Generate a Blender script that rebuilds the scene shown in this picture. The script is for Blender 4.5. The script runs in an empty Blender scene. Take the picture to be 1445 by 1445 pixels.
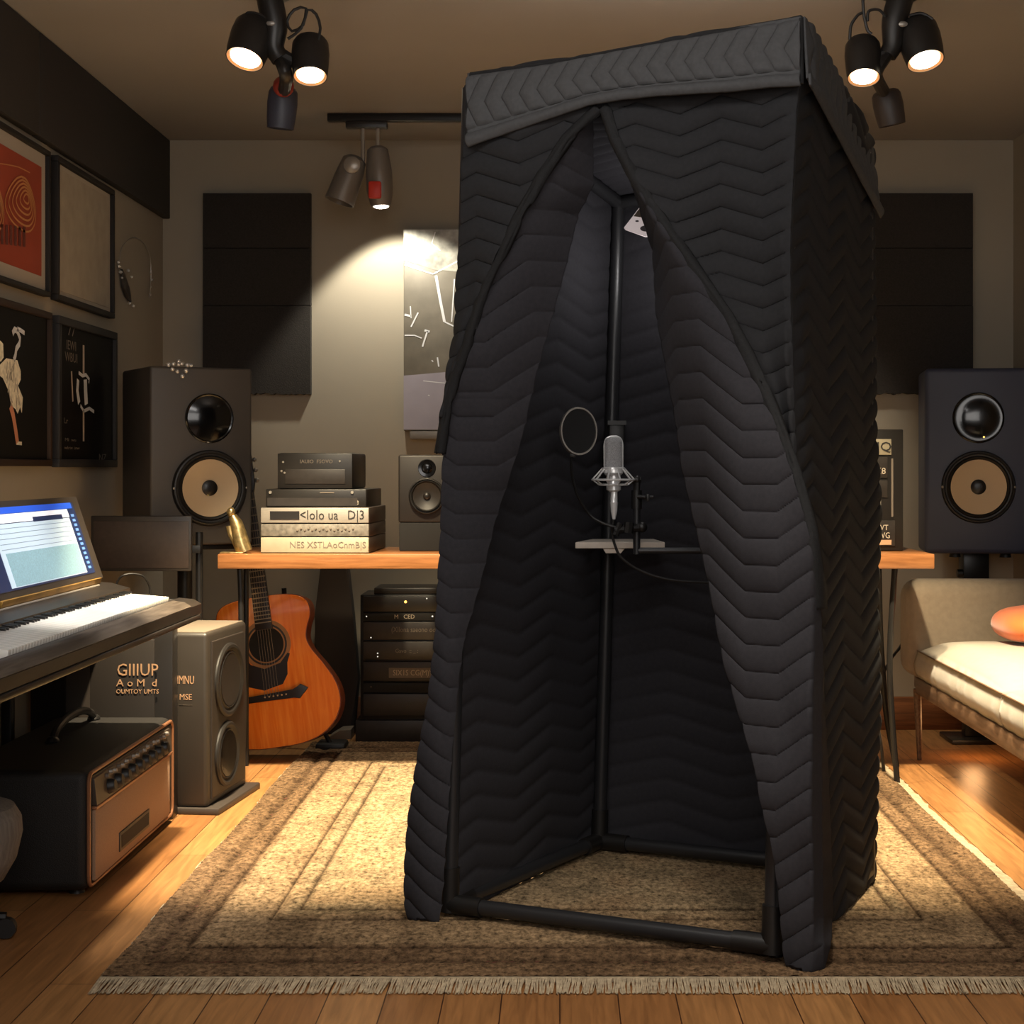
import bpy, bmesh, math, random
import numpy as np
from mathutils import Vector, Matrix, Euler

random.seed(7); rng = np.random.default_rng(7)
scene = bpy.context.scene
COL = scene.collection
PI = math.pi
F, CX, CY, EYE = 2400.0, 790.0, 660.0, 1.23      # focal length and principal point in pixels, eye height

def at(px, py, Y):
    return Vector(((px-CX)*Y/F, Y, EYE-(py-CY)*Y/F))

# ------------------------------------------------------------------ materials
def lin(c):
    c = c/255.0
    return c/12.92 if c <= 0.04045 else ((c+0.055)/1.055)**2.4
def rgb(r, g, b): return (lin(r), lin(g), lin(b), 1.0)

def mat(name, col, rough=0.6, metal=0.0, noise=0.0, nscale=20.0, bump=0.0, bscale=200.0, emit=0.0, ecol=None,
        spec=0.5, coat=0.0, stretch=None, sheen=0.0):
    m = bpy.data.materials.new(name); m.use_nodes = True
    nt = m.node_tree; b = nt.nodes['Principled BSDF']
    b.inputs['Base Color'].default_value = col
    b.inputs['Roughness'].default_value = rough
    b.inputs['Metallic'].default_value = metal
    b.inputs['Specular IOR Level'].default_value = spec
    b.inputs['Coat Weight'].default_value = coat
    b.inputs['Sheen Weight'].default_value = sheen
    if emit:
        b.inputs['Emission Color'].default_value = ecol or col
        b.inputs['Emission Strength'].default_value = emit
    if noise or bump:
        tc = nt.nodes.new('ShaderNodeTexCoord')
        mp = nt.nodes.new('ShaderNodeMapping')
        nt.links.new(tc.outputs['Object'], mp.inputs['Vector'])
        if stretch: mp.inputs['Scale'].default_value = stretch
    if noise:
        n = nt.nodes.new('ShaderNodeTexNoise'); n.inputs['Scale'].default_value = nscale
        n.inputs['Detail'].default_value = 6
        nt.links.new(mp.outputs['Vector'], n.inputs['Vector'])
        r = nt.nodes.new('ShaderNodeValToRGB')
        r.color_ramp.elements[0].position = 0.3; r.color_ramp.elements[1].position = 0.7
        r.color_ramp.elements[0].color = tuple(x*(1-noise) for x in col[:3])+(1,)
        r.color_ramp.elements[1].color = tuple(min(1, x*(1+noise)) for x in col[:3])+(1,)
        nt.links.new(n.outputs['Fac'], r.inputs['Fac'])
        nt.links.new(r.outputs['Color'], b.inputs['Base Color'])
    if bump:
        n2 = nt.nodes.new('ShaderNodeTexNoise'); n2.inputs['Scale'].default_value = bscale
        n2.inputs['Detail'].default_value = 4
        nt.links.new(mp.outputs['Vector'], n2.inputs['Vector'])
        bp = nt.nodes.new('ShaderNodeBump'); bp.inputs['Strength'].default_value = bump
        bp.inputs['Distance'].default_value = 0.004
        nt.links.new(n2.outputs['Fac'], bp.inputs['Height'])
        nt.links.new(bp.outputs['Normal'], b.inputs['Normal'])
    return m

def mat_wood(name, c1, c2, rough=0.4, axis=0, scale=6.0):
    """grain stretched along an axis of the object"""
    m = bpy.data.materials.new(name); m.use_nodes = True
    nt = m.node_tree; b = nt.nodes['Principled BSDF']; b.inputs['Roughness'].default_value = rough
    tc = nt.nodes.new('ShaderNodeTexCoord'); mp = nt.nodes.new('ShaderNodeMapping')
    sc = [12, 12, 12]; sc[axis] = 0.9; mp.inputs['Scale'].default_value = sc
    nt.links.new(tc.outputs['Object'], mp.inputs['Vector'])
    n = nt.nodes.new('ShaderNodeTexNoise'); n.inputs['Scale'].default_value = scale; n.inputs['Detail'].default_value = 8
    n.inputs['Distortion'].default_value = 0.6
    nt.links.new(mp.outputs['Vector'], n.inputs['Vector'])
    r = nt.nodes.new('ShaderNodeValToRGB')
    r.color_ramp.elements[0].position = 0.3; r.color_ramp.elements[1].position = 0.72
    r.color_ramp.elements[0].color = c1; r.color_ramp.elements[1].color = c2
    nt.links.new(n.outputs['Fac'], r.inputs['Fac']); nt.links.new(r.outputs['Color'], b.inputs['Base Color'])
    return m

def mat_floor():
    m = bpy.data.materials.new('oak_planks'); m.use_nodes = True
    nt = m.node_tree; b = nt.nodes['Principled BSDF']; b.inputs['Roughness'].default_value = 0.38
    tc = nt.nodes.new('ShaderNodeTexCoord')
    mp = nt.nodes.new('ShaderNodeMapping'); mp.inputs['Rotation'].default_value = (0, 0, PI/2)
    nt.links.new(tc.outputs['Object'], mp.inputs['Vector'])
    br = nt.nodes.new('ShaderNodeTexBrick')
    br.inputs['Color1'].default_value = rgb(180, 132, 82); br.inputs['Color2'].default_value = rgb(154, 106, 62)
    br.inputs['Mortar'].default_value = rgb(70, 42, 24)
    br.inputs['Scale'].default_value = 1.0; br.inputs['Mortar Size'].default_value = 0.0016
    br.inputs['Brick Width'].default_value = 1.35; br.inputs['Row Height'].default_value = 0.135
    br.inputs['Bias'].default_value = 0.0
    nt.links.new(mp.outputs['Vector'], br.inputs['Vector'])
    mp2 = nt.nodes.new('ShaderNodeMapping'); mp2.inputs['Scale'].default_value = (22, 1.4, 1)
    nt.links.new(tc.outputs['Object'], mp2.inputs['Vector'])
    n = nt.nodes.new('ShaderNodeTexNoise'); n.inputs['Scale'].default_value = 3.0; n.inputs['Detail'].default_value = 8
    n.inputs['Distortion'].default_value = 0.8
    nt.links.new(mp2.outputs['Vector'], n.inputs['Vector'])
    r = nt.nodes.new('ShaderNodeValToRGB')
    r.color_ramp.elements[0].position = 0.3; r.color_ramp.elements[1].position = 0.7
    r.color_ramp.elements[0].color = (0.55, 0.5, 0.45, 1); r.color_ramp.elements[1].color = (1.1, 1.05, 1.0, 1)
    nt.links.new(n.outputs['Fac'], r.inputs['Fac'])
    mx = nt.nodes.new('ShaderNodeMix'); mx.data_type = 'RGBA'; mx.blend_type = 'MULTIPLY'
    mx.inputs['Factor'].default_value = 0.8
    nt.links.new(br.outputs['Color'], mx.inputs['A']); nt.links.new(r.outputs['Color'], mx.inputs['B'])
    nt.links.new(mx.outputs['Result'], b.inputs['Base Color'])
    bp = nt.nodes.new('ShaderNodeBump'); bp.inputs['Strength'].default_value = 0.25; bp.inputs['Distance'].default_value = 0.002
    nt.links.new(br.outputs['Fac'], bp.inputs['Height']); bp.invert = True
    nt.links.new(bp.outputs['Normal'], b.inputs['Normal'])
    return m

def mat_attr(name, rough, noise, nscale, bump, spec=0.2, stretch=None):
    """colour comes from the mesh attribute 'Col', broken up by noise"""
    m = bpy.data.materials.new(name); m.use_nodes = True
    nt = m.node_tree; b = nt.nodes['Principled BSDF']; b.inputs['Roughness'].default_value = rough
    b.inputs['Specular IOR Level'].default_value = spec
    at_ = nt.nodes.new('ShaderNodeAttribute'); at_.attribute_name = 'Col'
    tc = nt.nodes.new('ShaderNodeTexCoord')
    n = nt.nodes.new('ShaderNodeTexNoise'); n.inputs['Scale'].default_value = nscale; n.inputs['Detail'].default_value = 5
    n.inputs['Roughness'].default_value = 0.7
    mp = nt.nodes.new('ShaderNodeMapping')
    if stretch: mp.inputs['Scale'].default_value = stretch
    nt.links.new(tc.outputs['Object'], mp.inputs['Vector'])
    nt.links.new(mp.outputs['Vector'], n.inputs['Vector'])
    r = nt.nodes.new('ShaderNodeValToRGB')
    r.color_ramp.elements[0].position = 0.32; r.color_ramp.elements[1].position = 0.68
    r.color_ramp.elements[0].color = (1-noise,)*3+(1,); r.color_ramp.elements[1].color = (1+noise*0.6,)*3+(1,)
    nt.links.new(n.outputs['Fac'], r.inputs['Fac'])
    mx = nt.nodes.new('ShaderNodeMix'); mx.data_type = 'RGBA'; mx.blend_type = 'MULTIPLY'; mx.inputs['Factor'].default_value = 1
    nt.links.new(at_.outputs['Color'], mx.inputs['A']); nt.links.new(r.outputs['Color'], mx.inputs['B'])
    nt.links.new(mx.outputs['Result'], b.inputs['Base Color'])
    bp = nt.nodes.new('ShaderNodeBump'); bp.inputs['Strength'].default_value = bump; bp.inputs['Distance'].default_value = 0.012
    nt.links.new(n.outputs['Fac'], bp.inputs['Height']); nt.links.new(bp.outputs['Normal'], b.inputs['Normal'])
    return m

M = {}
M['wall'] = mat('painted_wall', rgb(148, 139, 124), 0.85, noise=0.05, nscale=2.0, bump=0.05, bscale=120)
M['ceiling'] = mat('painted_ceiling', rgb(142, 139, 138), 0.9, noise=0.03, nscale=2)
M['floor'] = mat_floor()
M['baseboard'] = mat_wood('baseboard_wood', rgb(96, 58, 34), rgb(135, 86, 52), 0.5, axis=0)
M['cladding'] = mat('dark_cladding', rgb(34, 30, 28), 0.8, bump=0.1, bscale=90)
M['acoustic'] = mat('acoustic_felt', rgb(42, 38, 35), 0.95, noise=0.25, nscale=150, bump=0.5, bscale=260)
M['desk'] = mat_wood('desk_wood', rgb(108, 68, 38), rgb(142, 94, 56), 0.30, axis=0)
M['black_metal'] = mat('black_metal', rgb(30, 29, 29), 0.35, 0.3)
M['black_tube'] = mat('black_tube', rgb(38, 38, 40), 0.38, 0.0, spec=0.5)
M['black_plastic'] = mat('black_plastic', rgb(24, 22, 21), 0.45)
M['matte_black'] = mat('matte_black', rgb(18, 16, 15), 0.8)
M['gloss_black'] = mat('gloss_black', rgb(8, 8, 9), 0.16, coat=0.2)
M['cabinet_grey'] = mat('speaker_grey', rgb(74, 68, 62), 0.5, bump=0.08, bscale=350)
M['cabinet_blue'] = mat('speaker_blue_grey', rgb(60, 65, 84), 0.5, bump=0.06, bscale=350)
M['cabinet_dark'] = mat('speaker_dark', rgb(34, 29, 26), 0.5)
M['tower_front'] = mat('tower_baffle', rgb(37, 31, 27), 0.5)
M['tower_grey'] = mat('tower_grey', rgb(47, 42, 37), 0.45, noise=0.06, nscale=8)
M['rubber'] = mat('rubber', rgb(26, 24, 23), 0.5)
M['cone_cream'] = mat('cone_cream', rgb(196, 170, 134), 0.55)
M['cone_dark'] = mat('cone_dark', rgb(32, 27, 24), 0.5)
M['cap_dark'] = mat('cap_dark', rgb(30, 26, 24), 0.35)
M['silver'] = mat('brushed_silver', rgb(158, 151, 142), 0.35, 0.35, noise=0.08, nscale=30, stretch=(1, 1, 14))
M['champagne'] = mat('champagne_panel', rgb(156, 147, 126), 0.4, 0.2, noise=0.06, nscale=30)
M['grey_panel'] = mat('grey_panel', rgb(112, 106, 98), 0.5, 0.3, noise=0.35, nscale=60)
M['gear_side'] = mat('gear_side', rgb(60, 53, 48), 0.5)
M['gear_black'] = mat('gear_black', rgb(26, 23, 21), 0.4)
M['gear_black2'] = mat('gear_black_panel', rgb(40, 35, 32), 0.45, noise=0.2, nscale=40)
M['ink'] = mat('dark_ink', rgb(26, 24, 22), 0.6)
M['pale_ink'] = mat('pale_ink', rgb(176, 164, 146), 0.6)
M['dim_ink'] = mat('dim_ink', rgb(104, 94, 84), 0.6)
M['copper_ink'] = mat('copper_ink', rgb(178, 140, 108), 0.6)
M['chrome'] = mat('chrome', rgb(226, 226, 226), 0.28, 0.35, coat=0.3)
M['brass'] = mat('brass', rgb(198, 172, 120), 0.28, 0.9, noise=0.4, nscale=60)
M['mic_grille'] = mat('mic_grille', rgb(176, 176, 178), 0.4, 0.2, noise=0.4, nscale=500, bump=0.8, bscale=900)
M['steel'] = mat('steel', rgb(160, 154, 146), 0.35, 0.5)
M['glass_bead'] = mat('glass_bead', rgb(220, 216, 210), 0.08, 0.6, coat=0.5)
M['spot_glow'] = mat('spot_glow', (1, 0.86, 0.62, 1), 0.5, emit=14.0, ecol=(1.0, 0.84, 0.6, 1))
M['track_glow'] = mat('track_glow', (1, 0.93, 0.8, 1), 0.5, emit=14.0, ecol=(1.0, 0.92, 0.78, 1))
M['spot_inner'] = mat('spot_reflector', rgb(190, 120, 60), 0.3, 0.8, emit=0.5, ecol=(1, 0.5, 0.2, 1))
M['spot_black'] = mat('spot_black', rgb(34, 31, 29), 0.4, 0.2)
M['spot_blue'] = mat('spot_blue_grey', rgb(52, 54, 66), 0.5)
M['spot_brown'] = mat('spot_brown_grey', rgb(58, 49, 44), 0.5)
M['spot_grey'] = mat('track_grey', rgb(128, 122, 116), 0.4, 0.4)
M['red'] = mat('red_sticker', rgb(196, 48, 28), 0.5)
M['red_dim'] = mat('red_collar', rgb(140, 50, 40), 0.5)
M['cable'] = mat('cable_rubber', rgb(24, 22, 21), 0.5)
M['sofa'] = mat('sofa_linen', rgb(146, 132, 114), 0.95, noise=0.08, nscale=40, bump=0.3, bscale=500, sheen=0.2)
M['cushion'] = mat('cushion_linen', rgb(168, 160, 146), 0.95, noise=0.04, nscale=30, bump=0.25, bscale=500, sheen=0.2)
M['sofa_wood'] = mat_wood('sofa_wood', rgb(92, 68, 50), rgb(132, 104, 80), 0.45, axis=1)
M['orange'] = mat('orange_velvet', rgb(226, 110, 44), 0.8, sheen=0.4)
M['stool'] = mat('stool_fabric', rgb(120, 112, 104), 0.95, noise=0.25, nscale=90, bump=0.4, bscale=300, stretch=(1, 1, 0.15))
M['amp_tolex'] = mat('amp_tolex', rgb(19, 16, 14), 0.6, bump=0.35, bscale=420)
M['amp_cloth'] = mat('amp_grille_cloth', rgb(152, 122, 98), 0.85, noise=0.1, nscale=260, bump=0.4, bscale=600)
M['amp_panel'] = mat('amp_control_panel', rgb(72, 62, 54), 0.4, 0.3)
M['piping'] = mat('copper_piping', rgb(150, 104, 74), 0.4, 0.4)
M['keys_white'] = mat('ivory_keys', rgb(244, 240, 232), 0.25)
M['keys_black'] = mat('ebony_keys', rgb(20, 19, 18), 0.3)
M['console'] = mat_wood('console_dark', rgb(21, 17, 15), rgb(36, 30, 26), 0.38, axis=1)
M['console_trim'] = mat_wood('console_trim', rgb(60, 52, 46), rgb(96, 86, 77), 0.35, axis=1)
M['gold'] = mat('gold_strip', rgb(176, 134, 66), 0.35, 0.5, noise=0.35, nscale=8)
M['bezel'] = mat('screen_bezel', rgb(46, 40, 36), 0.4)
M['screen_off'] = mat('screen_off', rgb(58, 46, 40), 0.5, noise=0.15, nscale=60)
M['screen_blue'] = mat('screen_blue', rgb(30, 76, 180), 0.4, emit=0.9, ecol=rgb(24, 70, 180))
M['screen_navy'] = mat('screen_navy', rgb(22, 36, 70), 0.4, emit=0.6, ecol=rgb(20, 34, 72))
M['screen_icon'] = mat('screen_icon', rgb(90, 130, 200), 0.4, emit=0.7, ecol=rgb(86, 124, 190))
M['screen_pale'] = mat('screen_pale', rgb(176, 192, 204), 0.4, emit=0.85, ecol=rgb(150, 168, 184))
M['screen_white'] = mat('screen_white', rgb(214, 214, 220), 0.4, emit=0.9, ecol=rgb(214, 214, 222))
M['screen_teal'] = mat('screen_teal', rgb(120, 150, 160), 0.4, emit=0.8, ecol=rgb(112, 144, 156), noise=0.3, nscale=200)
M['screen_line'] = mat('screen_line', rgb(100, 120, 136), 0.4, emit=0.5, ecol=rgb(96, 116, 132))
M['frame_dark'] = mat('frame_dark', rgb(34, 30, 28), 0.6, spec=0.2)
M['frame_brown'] = mat('frame_brown', rgb(48, 35, 28), 0.6, spec=0.2)
M['frame_grey'] = mat('frame_grey', rgb(44, 43, 44), 0.6, spec=0.2)
M['mount_white'] = mat('mount_board', rgb(166, 155, 140), 0.8)
M['paper_orange'] = mat('paper_orange', rgb(150, 56, 28), 0.75, noise=0.08, nscale=6)
M['line_gold'] = mat('line_gold', rgb(190, 124, 70), 0.7)
M['line_brown'] = mat('line_brown', rgb(96, 40, 28), 0.7)
M['paper_grey'] = mat('paper_grey', rgb(158, 148, 132), 0.85, noise=0.1, nscale=14)
M['paper_black'] = mat('paper_black', rgb(17, 15, 14), 0.7, spec=0.15)
M['feather'] = mat('feather_white', rgb(222, 212, 188), 0.8, noise=0.2, nscale=60)
M['bird_leg'] = mat('bird_leg', rgb(200, 130, 96), 0.7)
M['ink_white'] = mat('ink_white', rgb(205, 205, 208), 0.5)
M['ink_blue'] = mat('ink_blue_grey', rgb(120, 124, 140), 0.5)
M['foil_top'] = mat('foil_top', rgb(150, 148, 140), 0.5, 0.2, noise=0.35, nscale=26)
M['foil_mid'] = mat('foil_mid', rgb(104, 98, 88), 0.45, 0.2, noise=0.15, nscale=12)
M['foil_low'] = mat('foil_low', rgb(146, 140, 150), 0.5, 0.2, noise=0.08, nscale=8)
M['guitar_top'] = mat_wood('guitar_spruce', rgb(236, 118, 28), rgb(250, 150, 54), 0.25, axis=2, scale=5)
M['guitar_side'] = mat_wood('guitar_mahogany', rgb(96, 44, 20), rgb(140, 70, 34), 0.3, axis=2)
M['guitar_dark'] = mat('guitar_ebony', rgb(34, 26, 22), 0.35)
M['rosette'] = mat('rosette', rgb(160, 112, 64), 0.4)
M['fret'] = mat('fret_wire', rgb(150, 134, 112), 0.35, 0.7)
M['shelf_white'] = mat('shelf_white', rgb(214, 202, 188), 0.6, noise=0.08, nscale=30)
M['lamp_white'] = mat('lamp_white', rgb(214, 200, 198), 0.5, emit=0.5, ecol=rgb(214, 200, 198))
M['emblem'] = mat('emblem_grey', rgb(120, 116, 124), 0.5)
M['pop_mesh'] = mat('pop_mesh', rgb(20, 20, 21), 0.9, noise=0.3, nscale=400)
M['quilt_toplit'] = mat('quilt_black_toplit', rgb(76, 76, 77), 0.85, noise=0.10, nscale=90, bump=0.15, bscale=500, spec=0.25)  # same black quilt, lighter: the light from above is put into the colour
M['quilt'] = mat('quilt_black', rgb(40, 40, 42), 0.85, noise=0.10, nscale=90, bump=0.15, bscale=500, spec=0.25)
M['quilt_in'] = mat('quilt_lining', rgb(50, 49, 53), 0.9, noise=0.10, nscale=90, bump=0.15, bscale=500, spec=0.2)
M['quilt_hem'] = mat('quilt_binding', rgb(34, 34, 35), 0.8, noise=0.15, nscale=120, bump=0.3, bscale=300, spec=0.25)
M['led_amber'] = mat('led_amber', rgb(255, 170, 60), 0.4, emit=3.0, ecol=(1, 0.5, 0.1, 1))
M['led_white'] = mat('led_white', rgb(220, 215, 205), 0.4, emit=0.8, ecol=(0.9, 0.88, 0.8, 1))
M['rug'] = mat_attr('rug_wool', 0.98, 0.80, 62, 1.0, spec=0.05, stretch=(1.0, 0.7, 1))
M['fringe'] = mat('rug_fringe', rgb(176, 158, 130), 0.95, noise=0.25, nscale=60)
M['bag'] = mat('bag_cloth', rgb(58, 50, 44), 0.9)
M['charm'] = mat('charm_grey', rgb(66, 60, 54), 0.4, 0.4)
M['rod_pale'] = mat('rod_pale', rgb(180, 164, 150), 0.5)
M['wedge'] = mat('wedge_grey', rgb(110, 98, 84), 0.7)

# ------------------------------------------------------------------ mesh helpers
def _mesh(name, verts, faces, smooth=False):
    me = bpy.data.meshes.new(name)
    me.from_pydata([tuple(v) for v in verts], [], [tuple(f) for f in faces])
    me.update()
    if smooth:
        me.polygons.foreach_set('use_smooth', [True]*len(me.polygons))
    return me

class B:
    """collects shapes in a bmesh; becomes one mesh"""
    def __init__(s): s.bm = bmesh.new()
    def box(s, x0, x1, y0, y1, z0, z1, bev=0.0, seg=2, mt=None):
        vs = [s.bm.verts.new(p) for p in [(x0,y0,z0),(x1,y0,z0),(x1,y1,z0),(x0,y1,z0),(x0,y0,z1),(x1,y0,z1),(x1,y1,z1),(x0,y1,z1)]]
        fs = [s.bm.faces.new([vs[i] for i in f]) for f in [(3,2,1,0),(4,5,6,7),(0,1,5,4),(1,2,6,5),(2,3,7,6),(3,0,4,7)]]
        if bev:
            es = list({e for f in fs for e in f.edges})
            r = bmesh.ops.bevel(s.bm, geom=es, offset=bev, segments=seg, affect='EDGES', profile=0.5)
            vs = list({v for f in r['faces'] for v in f.verts} | {v for v in vs if v.is_valid})
        if mt is not None:
            bmesh.ops.transform(s.bm, matrix=mt, verts=[v for v in vs if v.is_valid])
        return s
    def tube(s, pts, r, seg=10, cap=True):
        pts = [Vector(p) for p in pts]; n = len(pts)
        rs = r if isinstance(r, (list, tuple)) else [r]*n
        rings = []; up = None
        for i, p in enumerate(pts):
            d = (pts[min(i+1, n-1)]-pts[max(i-1, 0)]).normalized()
            if up is None:
                up = d.orthogonal().normalized()
            else:
                up = (up-d*up.dot(d))
                up = up.normalized() if up.length > 1e-6 else d.orthogonal().normalized()
            w = d.cross(up)
            rings.append([s.bm.verts.new(p+(up*math.cos(2*PI*k/seg)+w*math.sin(2*PI*k/seg))*rs[i]) for k in range(seg)])
        for a, b in zip(rings, rings[1:]):
            for k in range(seg):
                s.bm.faces.new((a[k], a[(k+1)%seg], b[(k+1)%seg], b[k]))
        if cap:
            s.bm.faces.new(rings[0][::-1]); s.bm.faces.new(rings[-1])
        return s
    def lathe(s, prof, mt=None, seg=32, sx=1.0, sy=1.0):
        """prof: (radius, height) along local z"""
        mt = mt or Matrix()
        rings = []
        for r, h in prof:
            if r < 1e-6:
                rings.append([s.bm.verts.new(mt@Vector((0, 0, h)))])
            else:
                rings.append([s.bm.verts.new(mt@Vector((r*sx*math.cos(2*PI*k/seg), r*sy*math.sin(2*PI*k/seg), h))) for k in range(seg)])
        for a, b in zip(rings, rings[1:]):
            if len(a) == 1 and len(b) == 1: continue
            for k in range(seg):
                k2 = (k+1) % seg
                if len(a) == 1: s.bm.faces.new((a[0], b[k2], b[k]))
                elif len(b) == 1: s.bm.faces.new((a[k], a[k2], b[0]))
                else: s.bm.faces.new((a[k], a[k2], b[k2], b[k]))
        return s
    def prism(s, poly, d0, d1, fn, bev=0.0):
        """poly of (a,b), extruded d0..d1; fn(a,b,d) -> point"""
        A = [s.bm.verts.new(fn(a, b, d0)) for a, b in poly]; C = [s.bm.verts.new(fn(a, b, d1)) for a, b in poly]
        n = len(poly)
        f0 = s.bm.faces.new(A); f1 = s.bm.faces.new(C[::-1]); fs = [f0, f1]
        for i in range(n):
            fs.append(s.bm.faces.new((A[i], C[i], C[(i+1)%n], A[(i+1)%n])))
        if bev:
            bmesh.ops.bevel(s.bm, geom=list(set(f0.edges) | set(f1.edges)), offset=bev, segments=3, affect='EDGES', profile=0.5)
        return s
    def ball(s, c, r, seg=12, sc=(1, 1, 1)):
        m = Matrix.Translation(c) @ Matrix.Diagonal((r*sc[0], r*sc[1], r*sc[2], 1))
        bmesh.ops.create_uvsphere(s.bm, u_segments=seg, v_segments=max(6, seg//2), radius=1, matrix=m)
        return s
    def quad(s, a, b, c, d):
        s.bm.faces.new([s.bm.verts.new(p) for p in (a, b, c, d)]); return s
    def poly(s, pts):
        s.bm.faces.new([s.bm.verts.new(p) for p in pts]); return s
    def mesh(s, name, smooth=True, angle=35):
        bmesh.ops.recalc_face_normals(s.bm, faces=s.bm.faces)
        if smooth:
            for f in s.bm.faces: f.smooth = True
            lim = math.radians(angle)
            for e in s.bm.edges:
                if len(e.link_faces) == 2 and e.calc_face_angle(0) > lim: e.smooth = False
        me = bpy.data.meshes.new(name); s.bm.to_mesh(me); s.bm.free(); return me

def link(name, me, material, parent=None, local=False, label=None):
    """one object; when it has a parent and is given in world space its verts move into the parent's space"""
    if isinstance(me, B): me = me.mesh(name)
    o = bpy.data.objects.new(name, me); COL.objects.link(o)
    if material is not None:
        me.materials.clear(); me.materials.append(M[material] if isinstance(material, str) else material)
    if parent is not None:
        o.parent = parent
        if not local:
            p = parent; mw = Matrix()
            while p is not None:
                mw = p.matrix_basis @ mw; p = p.parent
            me.transform(mw.inverted())
    if label: o['label'] = label
    return o

def tag(o, label, cat, group=None):
    o['label'] = label; o['category'] = cat
    if group: o['group'] = group
    return o
def thing(name, label, cat, loc=(0, 0, 0), rot=(0, 0, 0), group=None):
    o = bpy.data.objects.new(name, None); COL.objects.link(o); o.empty_display_size = 0.05
    o.location = loc; o.rotation_euler = rot
    return tag(o, label, cat, group)
def solo(name, me, material, label, cat, base, group=None):
    """a thing that is one mesh; origin moved to its base"""
    if isinstance(me, B): me = me.mesh(name)
    o = link(name, me, material); me.transform(Matrix.Translation(-Vector(base))); o.location = base
    return tag(o, label, cat, group)
def struct(name, me, material):
    o = link(name, me, material); o['kind'] = 'structure'; return o

def text_mesh(body, size, mt, squash=1.0, depth=0.0008):
    cu = bpy.data.curves.new('txt', 'FONT'); cu.body = body; cu.size = size; cu.align_x = 'CENTER'; cu.align_y = 'CENTER'
    cu.extrude = depth; cu.resolution_u = 2
    o = bpy.data.objects.new('txt', cu); COL.objects.link(o)
    dg = bpy.context.evaluated_depsgraph_get(); dg.update()
    me = bpy.data.meshes.new_from_object(o.evaluated_get(dg))
    bpy.data.objects.remove(o); bpy.data.curves.remove(cu)
    me.transform(mt @ Matrix.Diagonal((squash, 1, 1, 1)))
    return me
FACE = Matrix.Rotation(PI/2, 4, 'X')             # text in the XZ plane, facing -Y
def face_at(x, y, z): return Matrix.Translation((x, y, z)) @ FACE
def face_right(x, y, z): return Matrix.Translation((x, y, z)) @ Matrix.Rotation(PI/2, 4, 'Z') @ FACE   # facing +X

def join(meshes):
    b = B()
    for m in meshes:
        b.bm.from_mesh(m); bpy.data.meshes.remove(m)
    return b

def axis_matrix(p, d):
    d = Vector(d).normalized()
    return Matrix.Translation(p) @ d.to_track_quat('Z', 'Y').to_matrix().to_4x4()

def spline(pts, n=24):
    """Catmull-Rom through points"""
    P = [Vector(p) for p in pts]; out = []
    P = [P[0]*2-P[1]]+P+[P[-1]*2-P[-2]]
    segs = len(P)-3
    for i in range(segs):
        a, b, c, d = P[i:i+4]
        k = max(2, n//segs)
        for j in range(k):
            t = j/k
            out.append(0.5*((2*b)+(-a+c)*t+(2*a-5*b+4*c-d)*t*t+(-a+3*b-3*c+d)*t**3))
    out.append(P[-2]); return out

# ------------------------------------------------------------------ the room
XL, XR, YB, YF, ZC = -1.867, 2.133, 8.0, -1.2, 2.77
struct('floor', B().box(XL-0.1, XR+0.1, YF-0.1, YB+0.1, -0.1, 0), 'floor')
struct('ceiling', B().box(XL-0.1, XR+0.1, YF-0.1, YB+0.1, ZC, ZC+0.1), 'ceiling')
struct('wall_left', B().box(XL-0.1, XL, YF, YB, 0, ZC), 'wall')
struct('wall_right', B().box(XR, XR+0.1, YF, YB, 0, ZC), 'wall')
struct('wall_back', B().box(XL-0.1, XR+0.1, YB, YB+0.1, 0, ZC), 'wall')
struct('wall_front', B().box(XL-0.1, XR+0.1, YF-0.1, YF, 0, ZC), 'wall')
struct('baseboard_back', B().box(XL, XR, YB-0.02, YB, 0, 0.155, 0.004), 'baseboard')
struct('baseboard_right', B().box(XR-0.02, XR, YF, YB-0.02, 0, 0.155, 0.004), 'baseboard')
struct('baseboard_left', B().box(XL, XL+0.02, YF, YB-0.02, 0, 0.155, 0.004), 'baseboard')

# dark cladding panels high on the left wall
for y0, y1, lab in ((6.0, 7.995, 'long dark panel high on left wall, reaching the back corner'),
                    (3.9, 5.992, 'dark panel high on left wall, nearer one above the orange poster')):
    solo('wall_panel', B().box(XL+0.001, XL+0.035, y0, y1, 2.40, ZC-0.002, 0.004), 'cladding', lab, 'wall panel',
         (XL+0.001, (y0+y1)/2, 2.40), 'dark panels along the top of the left wall')

# felt panels on the back wall, three above each other on each side
def felt(x0, x1, z0, z1, ragged):
    n = 40; pts = [(x0, z1), (x1, z1)]
    if ragged:
        for i in range(n+1):
            pts.append((x1-(x1-x0)*i/n, z0+random.uniform(-0.006, 0.004)))
    else: pts += [(x1, z0), (x0, z0)]
    return B().prism(pts, YB-0.045, YB, lambda a, b, d: Vector((a, d, b)), 0.004 if not ragged else 0)
zz = [(2.515, 2.2585), (2.2565, 1.9890), (1.987, 1.577)]
nm = ['top', 'middle', 'bottom']
for side, xa, xb in (('left', -1.67, -1.167), ('right', 1.43, 1.933)):
    for i, (zt, zb) in enumerate(zz):
        where = 'above the grey speaker' if side == 'left' else 'above the blue-grey speaker'
        solo('sound_absorber', felt(xa, xb, zb, zt, i == 2), 'acoustic',
             f'dark felt sound absorber on back wall {where}, {nm[i]} of three', 'sound absorber',
             ((xa+xb)/2, YB-0.02, zb), f'felt absorbers on the {side} of the back wall')

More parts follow.
